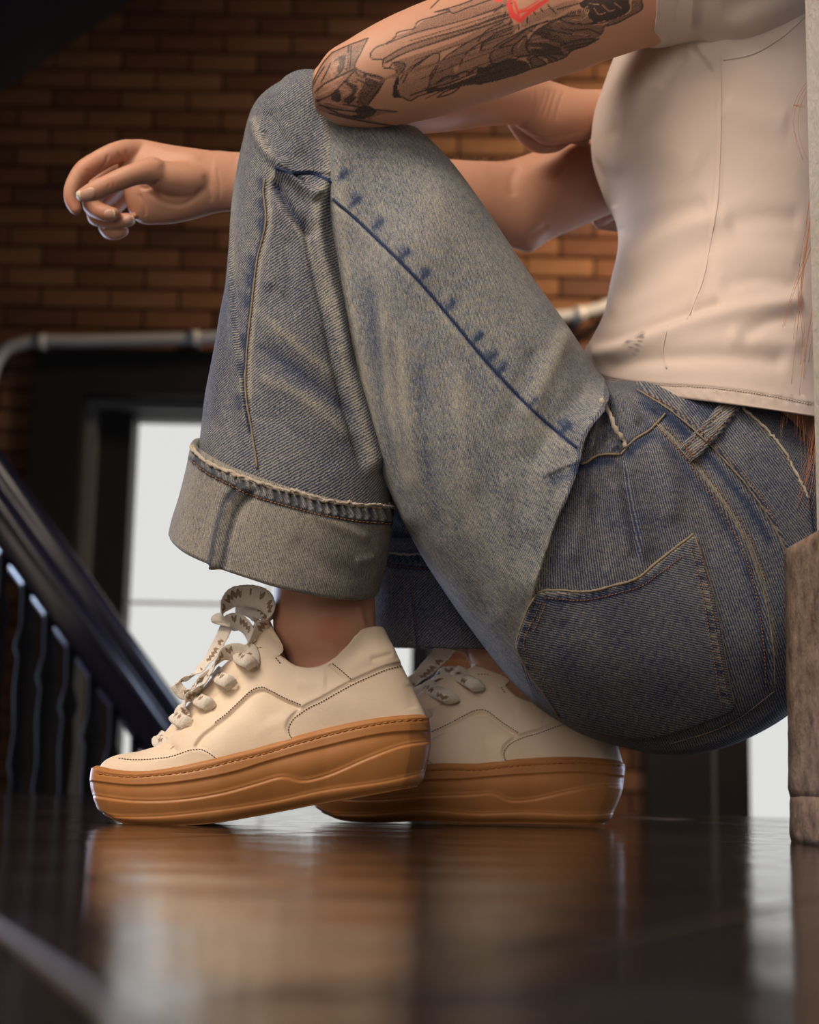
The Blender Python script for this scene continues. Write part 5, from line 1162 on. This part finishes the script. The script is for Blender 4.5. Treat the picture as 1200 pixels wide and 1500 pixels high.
for V_, F_ in (armR, armL, trunk, legs, ank): VV.append(V_); FF.append(F_ + n); n += len(V_)
V = np.concatenate(VV); Fq = np.concatenate(FF)
def vnormals(V, Fq):
    a_, b_, c_, d_ = (V[Fq[:, i]] for i in range(4)); fn = np.cross(c_ - a_, d_ - b_); N = np.zeros_like(V)
    for i in range(4): 
        for k in range(3): N[:, k] += np.bincount(Fq[:, i], fn[:, k], len(V))
    return N / (np.linalg.norm(N, axis=1, keepdims=True) + 1e-12)
N = vnormals(V, Fq); XY = proj(V); vd = (V - C0); vd /= np.linalg.norm(vd, axis=1, keepdims=True); fac = sstep(0, .35, -(N * vd).sum(1))
nA, nB = len(armR[0]), len(armL[0]); isR = np.arange(len(V)) < nA; isL = (np.arange(len(V)) >= nA) & (np.arange(len(V)) < nA + nB)
# creases of the hand, wrist and elbow
hand_ops = [('r', [(158,225),(156,236),(150,246),(140,254)], 2.2, -1.0), ('r', [(126,247),(131,254),(130,262)], 1.6, -.7), ('r', [(172,222),(178,234),(180,243)], 2, -.9), ('r', [(184,218),(188,232),(190,242)], 2, -.8),
 ('r', [(157,262),(160,268),(159,276)], 1.1, -.6), ('r', [(163,260),(167,267),(166,274)], 1.1, -.5), ('r', [(151,262),(153,270)], 1, -.35), ('r', [(202,273),(214,276),(226,270),(236,262)], 2.6, -1.1), ('r', [(212,278),(240,296),(262,300),(285,290),(300,272)], 4, -1.4),
 ('r', [(203,283),(210,296),(213,318)], 2.2, -1.0), ('r', [(298,255),(306,275),(310,298)], 3, -.8), ('r', [(215,215),(240,222),(270,226),(300,230)], 5, .7), ('r', [(225,240),(250,236),(280,240)], 5, .5),
 ('r', [(318,244),(322,270),(322,296)], 2, -.4), ('r', [(118,300),(120,308)], 1.5, -.4)]
hand_ops += [('r', [(225 + i * 7, 262 + i * 2), (236 + i * 7, 280 - i), (250 + i * 6, 292 - i * 2)], 1.3, -.28) for i in range(6)]
far_ops = [('r', [(752,362),(770,350),(790,338),(806,330)], 5, -1.6), ('r', [(760,240),(750,262),(752,290)], 7, -1.0), ('r', [(820,250),(840,270)], 20, 1.0)]
near_ops = [('r', [(x, 128 + i), (x - 5 - i, 150), (x - 14, 172 + i * 2)], 2.4, -.4) for i, x in enumerate((800, 808, 817, 828))] + [('r', [(745,184),(765,196),(790,203),(830,198),(860,190)], 2.5, -1.4), ('r', [(742,178),(760,186),(790,190)], 2, .6), ('r', [(500,80),(492,105),(488,130)], 8, -.8)]
ank_ops = [('r', [(536,880),(540,905),(545,925)], 5, -1.4), ('r', [(526,880),(530,905),(536,925)], 4, .8), ('r', [(490,955),(510,948),(528,932)], 8, -1.4), ('r', [(420,930),(440,955)], 10, -.8)]
V = V + N * ((field(XY, hand_ops + far_ops) * isR + field(XY, near_ops) * isL + field(XY, ank_ops) * (~isR & ~isL) * (V[:, 2] < .4)) * .001 * fac)[:, None]
INK = {}
def tattoo():
    L, G = [], []
    T = lambda pts, ox, oy, s: [(ox + x / s, oy + y / s) for x, y in pts]
    a = lambda *p: T([(x if x < 1195 else 1330, y if x < 1195 else y - 45) for x, y in p], 440, 0, 4.286); b = lambda *p: T(p, 700, 0, 4.286)
    shade = [
     # draped cloth, left half
     (a((445,330),(470,300),(560,270),(700,215),(860,165),(1050,110),(1200,60),(1200,110),(1000,190),(800,240),(640,290),(540,350),(500,375),(455,370)), .10),
     (a((520,370),(640,300),(800,245),(1000,190),(1200,115),(1200,140),(1000,215),(820,270),(660,330),(530,395)), .42),
     (a((560,245),(600,225),(700,190),(760,140),(850,95),(940,60),(1060,20),(1200,-20),(1200,60),(1050,110),(860,165),(700,215)), .38),
     (a((850,75),(960,50),(1060,5),(1200,-20),(1200,10),(1080,55),(940,90)), .30),
     (a((540,400),(700,350),(860,300),(1000,250),(1100,200),(1200,165),(1200,200),(1100,240),(960,300),(880,335),(760,385),(670,430),(640,400),(600,395)), .34),
     (a((625,500),(660,460),(740,400),(800,350),(850,335),(880,345),(860,400),(830,460),(820,520),(790,570),(740,600),(690,630),(620,605)), .22),
     (a((830,470),(870,420),(940,350),(1000,300),(1080,250),(1200,190),(1200,260),(1100,320),(1020,380),(960,440),(1000,480),(960,520),(880,545),(810,555)), .40),
     (a((1000,420),(1040,350),(1120,280),(1200,230),(1200,420),(1100,450),(1010,480),(960,500)), .26),
     (a((800,560),(900,545),(1000,510),(1100,470),(1200,440),(1200,500),(1000,545),(860,575),(790,585)), .78),
     (a((580,400),(620,390),(655,400),(655,430),(625,470),(600,430)), .55), (a((600,490),(615,500),(612,560),(622,605),(590,612),(582,580)), .85),
     # elbow ornament
     (a((60,560),(90,480),(150,380),(200,330),(300,290),(420,240),(385,320),(345,420),(380,450),(520,500),(470,590),(420,670),(480,690),(610,705),(500,720),(440,745),(590,790),(440,770),(300,750),(180,715),(90,670)), .34),
     (a((200,390),(240,355),(295,345),(262,440),(240,460),(235,420),(245,375)), .72), (a((270,510),(300,500),(380,545),(340,620),(300,650),(270,630),(330,575),(300,540)), .75), (a((190,600),(240,560),(250,640),(200,630)), .8),
     (a((290,320),(400,270),(370,330),(335,420),(280,440)), .50), (a((385,560),(430,470),(515,505),(440,640),(395,660),(350,640)), .62), (a((330,700),(400,660),(480,700),(420,740),(330,735)), .75),
     # right half of the cloth and the skeletal figure
     (b((20,290),(100,215),(220,160),(260,150),(180,250),(60,320),(20,322)), .38), (b((70,370),(90,330),(200,240),(290,180),(380,150),(300,230),(230,290),(215,350),(230,370),(150,400),(85,405)), .48),
     (b((0,430),(100,410),(180,380),(240,375),(320,400),(330,430),(240,470),(100,500),(0,530)), .80), (b((215,330),(240,280),(300,225),(310,260),(305,310),(330,345),(260,360)), .50),
     (b((310,270),(370,190),(470,140),(600,150),(700,160),(790,165),(780,215),(730,250),(680,290),(600,320),(560,345),(480,370),(350,345),(310,310)), .52),
     (b((330,290),(420,280),(530,320),(540,345),(420,345),(340,330)), .78), (b((370,200),(450,150),(470,190),(400,230)), .66), (b((520,270),(640,240),(760,250),(700,280),(560,300)), .62),
     (b((310,375),(350,355),(430,395),(400,420),(340,420)), .60), (b((430,345),(560,330),(580,310),(540,360),(440,390)), .55),
     (b((640,20),(700,-20),(860,-20),(940,-10),(950,60),(900,100),(800,130),(720,140),(690,110),(700,60),(640,40)), .92), (b((800,150),(880,110),(960,70),(975,0),(1030,0),(1030,60),(960,100),(860,150),(800,165)), .55),
     (b((500,110),(580,80),(640,60),(700,110),(740,150),(600,150),(520,130)), .45), (b((420,60),(560,10),(640,0),(560,60),(450,110)), .24), (b((0,130),(120,70),(200,20),(200,60),(120,120),(0,200)), .26), (b((280,110),(420,60),(520,30),(460,90),(340,150),(270,170)), .30),
    ]
    ol = [a((445,330),(470,300),(540,275),(640,235),(760,195),(880,165),(1060,115),(1200,65)), a((440,330),(445,365),(480,375),(515,372),(520,400),(525,425),(560,428),(600,440),(612,470),(600,510),(588,560),(585,605),(640,610),(690,632),(740,605),(800,585),(900,555),(1010,520),(1200,470)),
     a((520,372),(640,300),(800,245),(1000,190),(1200,130)), a((530,395),(660,332),(820,275),(1000,215),(1200,150)), a((560,425),(580,398),(620,390),(655,402),(655,430),(620,470),(614,500)), a((645,520),(680,455),(760,390),(830,340),(870,335),(875,365),(850,420),(815,480),(808,540),(790,570)),
     a((625,500),(660,450),(740,395),(820,345)), a((820,500),(850,440),(900,370),(980,310),(1080,250),(1200,185)), a((1000,415),(1030,350),(1100,290),(1200,225)), a((540,272),(600,230),(600,215),(690,185),(715,180),(730,145),(850,100),(940,70)), a((845,75),(940,65),(945,80),(1060,45),(1200,-5)), a((850,75),(1000,30),(1080,0)),
     a((1130,320),(1150,280),(1200,250)), a((1130,320),(1200,330)), a((860,612),(940,590),(1000,550),(900,580),(860,612)), a((690,600),(800,560),(940,520),(1060,470),(1200,430)),
     a((425,240),(385,320),(345,425),(390,452),(525,500),(470,590),(415,675)), a((200,330),(300,285),(425,240)), a((60,560),(95,480),(155,380),(200,330)), a((90,580),(160,520),(260,470),(340,430)), a((95,640),(200,590),(270,520),(345,440)), a((110,560),(200,500),(330,440)), a((280,350),(262,440),(220,480)), a((305,290),(290,440)), a((320,290),(310,430)),
     a((95,625),(170,650),(300,660),(410,680)), a((120,660),(250,690),(380,700),(480,690),(610,702)), a((180,710),(300,740),(440,770),(590,790)), a((380,540),(330,630),(300,655)), a((400,460),(470,520)), a((420,460),(480,500)), a((130,520),(170,440),(190,395)), a((80,600),(75,560),(100,500),(150,420)),
     a((345,440),(360,470),(450,480)), a((360,500),(440,540)), a((150,670),(260,720),(400,745)), a((820,50),(870,0)),
     b((20,322),(20,290),(90,225),(220,165)), b((20,322),(60,318),(160,260),(300,185),(440,130)), b((75,365),(80,335),(140,290),(230,240),(330,170),(480,125),(560,100)), b((75,365),(90,400),(180,380),(240,372)), b((215,320),(225,290),(270,250),(300,225),(312,240),(300,290),(330,340)), b((215,320),(225,350),(300,350)), b((310,270),(350,210),(440,150),(520,120)),
     b((310,270),(310,310),(350,345),(440,350),(500,370)), b((790,165),(780,210),(700,185),(600,190),(520,180)), b((740,250),(680,290),(620,300),(575,330),(560,350),(430,400),(330,430)), b((520,285),(640,250),(760,245)), b((540,300),(660,275),(730,262)), b((560,315),(640,300)), b((310,280),(420,275),(520,305)), b((0,530),(120,500),(240,470),(330,435),(430,405)),
     b((320,380),(350,355),(400,375),(430,400)), b((330,390),(340,425)), b((0,440),(100,415),(160,395)), b((1030,0),(1035,50),(960,100),(860,150),(790,165)), b((945,0),(950,60),(880,105),(790,140),(700,150)), b((600,150),(690,150),(740,140)), b((520,125),(600,150)), b((520,110),(640,95)), b((370,200),(460,215)), b((400,180),(540,205),(700,225)),
     b((430,340),(560,345)), b((420,355),(470,390)), b((450,350),(500,378)), b((440,30),(490,85)), b((350,70),(360,90)), b((395,55),(410,75)), b((310,110),(312,145)), b((255,150),(258,185)), b((210,120),(200,155)), b((175,75),(165,110)), b((105,75),(155,30)), b((0,260),(60,190),(160,140)), b((0,160),(80,120),(170,90)), b((500,60),(640,20))]
    lines = [(p, .95, .95) for p in ol]
    for k in range(9):                                           # ribs and hatching, bare skin lines inside the dark figure
        x = 560 + k * 16; lines.append((b((x, 95 - k * 3), (x + 12, 75 - k * 3)), .8, .9))
    for p in (b((690,40),(670,60),(690,90),(660,120),(590,125)), b((730,50),(760,90),(800,80)), b((780,30),(830,70),(860,60)), b((700,20),(760,30)), b((650,50),(655,75)), b((620,70),(625,95)), b((860,20),(900,50)), b((330,300),(400,300)), b((600,212),(690,222)), b((340,240),(420,225)), b((350,260),(450,250)), b((250,300),(280,250))): lines.append((p, .9, .05))
    for k in range(12): x = 320 + k * 8; lines.append((b((x + k * 9, 190 + k * 3), (x + 90 + k * 6, 235 + k * 5)), .6, .8))
    for k in range(7):
        lines.append((a((365 + k * 18, 660 - k * 20), (345 + k * 20, 600 - k * 8)), .7, .85)); lines.append((a((400 + k * 14, 470 + k * 4), (430 + k * 8, 540)), .6, .8))
    for k in range(5): lines.append((a((355 + k * 3, 625 - k * 26), (357 + k * 3, 624 - k * 26)), 1.6, .05)); lines.append((a((285 + k * 3, 420 - k * 20), (286 + k * 3, 419 - k * 20)), 1.3, .05))
    for p in (a((200,480),(190,450),(215,440),(210,410),(235,400)), a((110,600),(190,560)), a((130,640),(260,650)), a((150,540),(260,485)), a((255,560),(300,570),(270,600)), a((420,480),(495,505)), a((240,700),(350,715)), a((290,590),(310,580)), a((200,650),(330,680)), a((310,510),(375,545),(345,600))): lines.append((p, 1.5, .04))
    for k in range(7): lines.append(([(600 + k * 4, 60 + k * 14), (660 + k * 3, 42 + k * 13), (735 + k * 3, 18 + k * 12)], .8, .75))
    for k in range(10): lines.append(([(560 + k * 16, 118 - k * 4.5), (585 + k * 16, 106 - k * 4)], 1.6, .45))
    for k in range(8): lines.append(([(640 + k * 22, 122 - k * 6), (655 + k * 22, 112 - k * 6), (672 + k * 21, 112 - k * 6)], 1.3, .85))
    red = [(b((190,20),(215,-10)), 1.6, 1), (b((195,30),(215,100),(265,132),(300,95),(370,45),(440,-5)), 2.6, 1), (b((205,30),(225,85),(265,120)), 1.9, .9), (b((230,10),(250,70),(265,125)), 1.9, .8), (b((255,80),(330,60),(400,15)), 1.8, .9), (b((240,70),(300,55),(380,5)), 1.1, .7), (b((110,0),(135,8),(150,0)), 1.6, .8), (b((180,-30),(260,-40),(420,-30)), 3, .8)]
    return shade, lines, red, None
ink = np.zeros(len(V)); rink = np.zeros(len(V)); sel = np.where(isL & (XY[:, 0] > 440) & (XY[:, 0] < 975) & (fac > 0.0) & (V[:, 1] < 1.30))[0]
xs = XY[sel]
shade, lines, red, skinp = tattoo()
f = np.zeros(len(xs))
for poly, v_ in shade:
    m_ = inpoly(xs, even(np.array(poly + [poly[0]], float), 6 * len(poly))[:-1]); f[m_] = v_
for pts, wd, v_ in lines:
    q = even(np.array(pts, float), max(3, 5 * len(pts))) if len(pts) > 2 else np.array(pts, float); lim = wd * 3
    b_ = (xs[:, 0] > q[:, 0].min() - lim) & (xs[:, 0] < q[:, 0].max() + lim) & (xs[:, 1] > q[:, 1].min() - lim) & (xs[:, 1] < q[:, 1].max() + lim)
    if b_.any():
        d_, _, _ = pdist(xs[b_], q); g = np.exp(-(d_ / wd) ** 2); f[b_] = f[b_] * (1 - g) + v_ * g
fr2 = np.zeros(len(xs))
for pts, wd, v_ in red:
    d_, _, _ = pdist(xs, np.array(pts, float)); fr2 = np.maximum(fr2, v_ * np.exp(-(d_ / wd) ** 2))
ink[sel] = f; rink[sel] = fr2
blush = np.zeros(len(V)); blush += field(XY, [('r', [(478,900),(482,925),(478,945)], 22, .55, .2)]) * (V[:, 2] < .4)
blush += isR * field(XY, [('r', [(105,300),(110,308)], 14, .4, 0), ('r', [(112,255),(150,232)], 16, .28, .1), ('r', [(160,268),(168,268)], 10, .3, 0), ('r', [(135,300),(160,335)], 14, .3, .1)])
body = mesh('body', V, Fq, M['skin'], None, None, {'ink': np.clip(ink, 0, 1), 'redink': np.clip(rink, 0, 1), 'blush': np.clip(blush, 0, 1)}); adopt(body)
print('body verts', len(V), 'arms', nA, nB)
bb = bvh_of(body)
# fingernails
def nail(poly, tip):
    top, f_, XY_, D_, Nn_ = patch(bb, even(np.array(poly + [poly[0]], float), 40)[:-1, :2], .0007, 1.0)
    setp(mesh('fingernail', top, f_, M['nail'], body))
    top, f_, XY_, D_, Nn_ = patch(bb, np.array(tip, float), .0009, .8)
    if len(f_):
        lab = list(range(len(top)))
        for _ in range(60):
            for q in f_:
                m_ = min(lab[k] for k in q)
                for k in q: lab[k] = m_
        big = max(set(lab), key=lab.count); f_ = [q for q in f_ if lab[q[0]] == big]
        ids = sorted({k for q in f_ for k in q}); mp = {k: i for i, k in enumerate(ids)}
        mesh('fingernail_tip', top[ids], [[mp[k] for k in q] for q in f_], M['nail_tip'], body)
nail([(117,280),(124,277),(136,275),(140,279),(139,288),(130,293),(121,294),(116,289)], [(111,281),(117,279),(119,285),(122,294),(116,292),(112,287)])
nail([(152,311),(157,307),(164,307),(168,312),(166,318),(158,320),(153,317)], [(164,307),(168,307),(170,313),(169,320),(165,318),(166,312)])
nail([(180,320),(186,316),(192,316),(195,321),(193,327),(186,328),(181,326)], [(192,316),(195,316),(198,321),(197,327),(193,328),(194,321)])
for x_, y_ in ((152,329),(168,329)):
    pass
# eyes
for s in (-1, 1):
    c = P(1016, -299, 1.42 + s * .032); th_, ph_ = np.meshgrid(np.linspace(.05, math.pi - .05, 14), np.linspace(0, 2 * np.pi, 24, endpoint=False), indexing='ij')
    V_ = c + np.stack([np.sin(th_) * np.cos(ph_), np.sin(th_) * np.sin(ph_), np.cos(th_)], -1) * .0125
    e_ = adopt(mesh('eye', V_, grid_faces(14, 24), M['eye_white'])); ic = c + np.array([-.0095, 0, -.001]); V_ = ic + (V_ - c) * np.array([.32, .45, .45]); mesh('iris', V_, grid_faces(14, 24), M['stone'], e_)
# hair: strands down the back, a few falling past the wall edge
H = Acc(); r = np.random.default_rng(21)
def strand(pts, Y0, Y1, rad, n=22):
    q = even(np.array(pts, float), n); path = np.array([P(a_, b_, Y0 + (Y1 - Y0) * i / (n - 1)) for i, (a_, b_) in enumerate(q[:, :2])]); V_, F_, u_ = tube(path, rad * np.linspace(1, .4, n), 4); H.add(V_, F_, u_)
vis_s = [[(1200,60),(1186,110),(1170,140),(1163,165),(1166,200),(1176,230)], [(1200,180),(1188,300),(1178,400),(1168,480),(1160,560),(1152,620)], [(1196,250),(1184,330),(1172,420),(1178,500),(1170,570),(1166,640)], [(1198,330),(1176,390),(1160,430),(1146,480)],
         [(1200,600),(1186,680),(1176,720),(1160,752),(1146,770),(1130,778)], [(1200,640),(1190,700),(1178,740),(1164,764),(1150,776)], [(1200,660),(1192,720),(1184,750),(1172,768)], [(1204,560),(1196,640),(1182,700),(1170,740)], [(1150,575),(1146,610),(1144,640)],
         [(1200,420),(1184,520),(1176,600),(1180,680),(1172,740)], [(1166,155),(1174,156),(1180,157)]]
for p in vis_s:
    for j in range(3):
        o_ = r.normal(size=2) * 3; strand([(x + o_[0] + r.normal() * 1, y + o_[1]) for x, y in p], 1.262, 1.262 - .006 * j, .00022)
for i in range(90):
    x = r.uniform(1186, 1230); strand([(x + 34, -200), (x + 24, -60), (x + 8, 120), (x + r.normal() * 4 - 2, 260), (x + r.normal() * 6 - 2, 400), (x + r.normal() * 6 - 2, 520), (x + r.normal() * 8 - 6, 640), (x + r.normal() * 8 - 14, 720 + r.uniform(-60, 60))], 1.33, 1.272, .0004)
for i in range(420):
    y_ = r.uniform(1.30, 1.54); x = r.uniform(0, 1) ; strand([(1130 + x * 60, -480), (1265, -440), (1300, -330), (1298, -200), (1300, -60), (1302 + r.normal() * 5, 120), (1292 + r.normal() * 8, 300), (1270 + r.normal() * 9, 480), (1262 + r.normal() * 12, 700 + r.uniform(-80, 60))], 1.42 + (y_ - 1.42) * .9, 1.42 + (y_ - 1.42) * r.uniform(.2, 1.1), .0013, 20)
V_ = loft([(1040,-300, 1150,-150, 1.42,.076), (1040,-360, 1240,-160, 1.42,.084), (1010,-420, 1306,-220, 1.42,.085), (1010,-470, 1312,-330, 1.42,.080), (1080,-510, 1290,-430, 1.42,.062)], 40, 50, cap=(10, 20))
H.add(V_.reshape(-1, 3), grid_faces(*V_.shape[:2]).tolist())
hair = adopt(H.build('hair', M['hair'])); setp(hair, 'long copper hair falling down the back')
# fine arm hairs catching the light
A = Acc()
for i in range(130):
    if i < 45: x, y, Y, dx, dy = random.uniform(642, 745), 237, 1.505, random.uniform(-3, 5), random.uniform(-9, -3)
    else:
        x = random.uniform(560, 760); y = np.interp(x, [545,590,640,700,770], [44,22,2,-16,-42]) + 1; Y, dx, dy = 1.270, random.uniform(-8, 2), random.uniform(-9, -3)
    p0 = P(x, y + 2, Y); p1 = P(x + dx, y + dy, Y + random.uniform(-.004, .004)); V_, F_, u_ = tube(np.array([p0, (p0 + p1) / 2 + rng.normal(size=3) * .0006, p1]), .00008, 3); A.add(V_, F_, u_)
setp(A.build('arm_hair', M['hair'], body), kind='stuff')
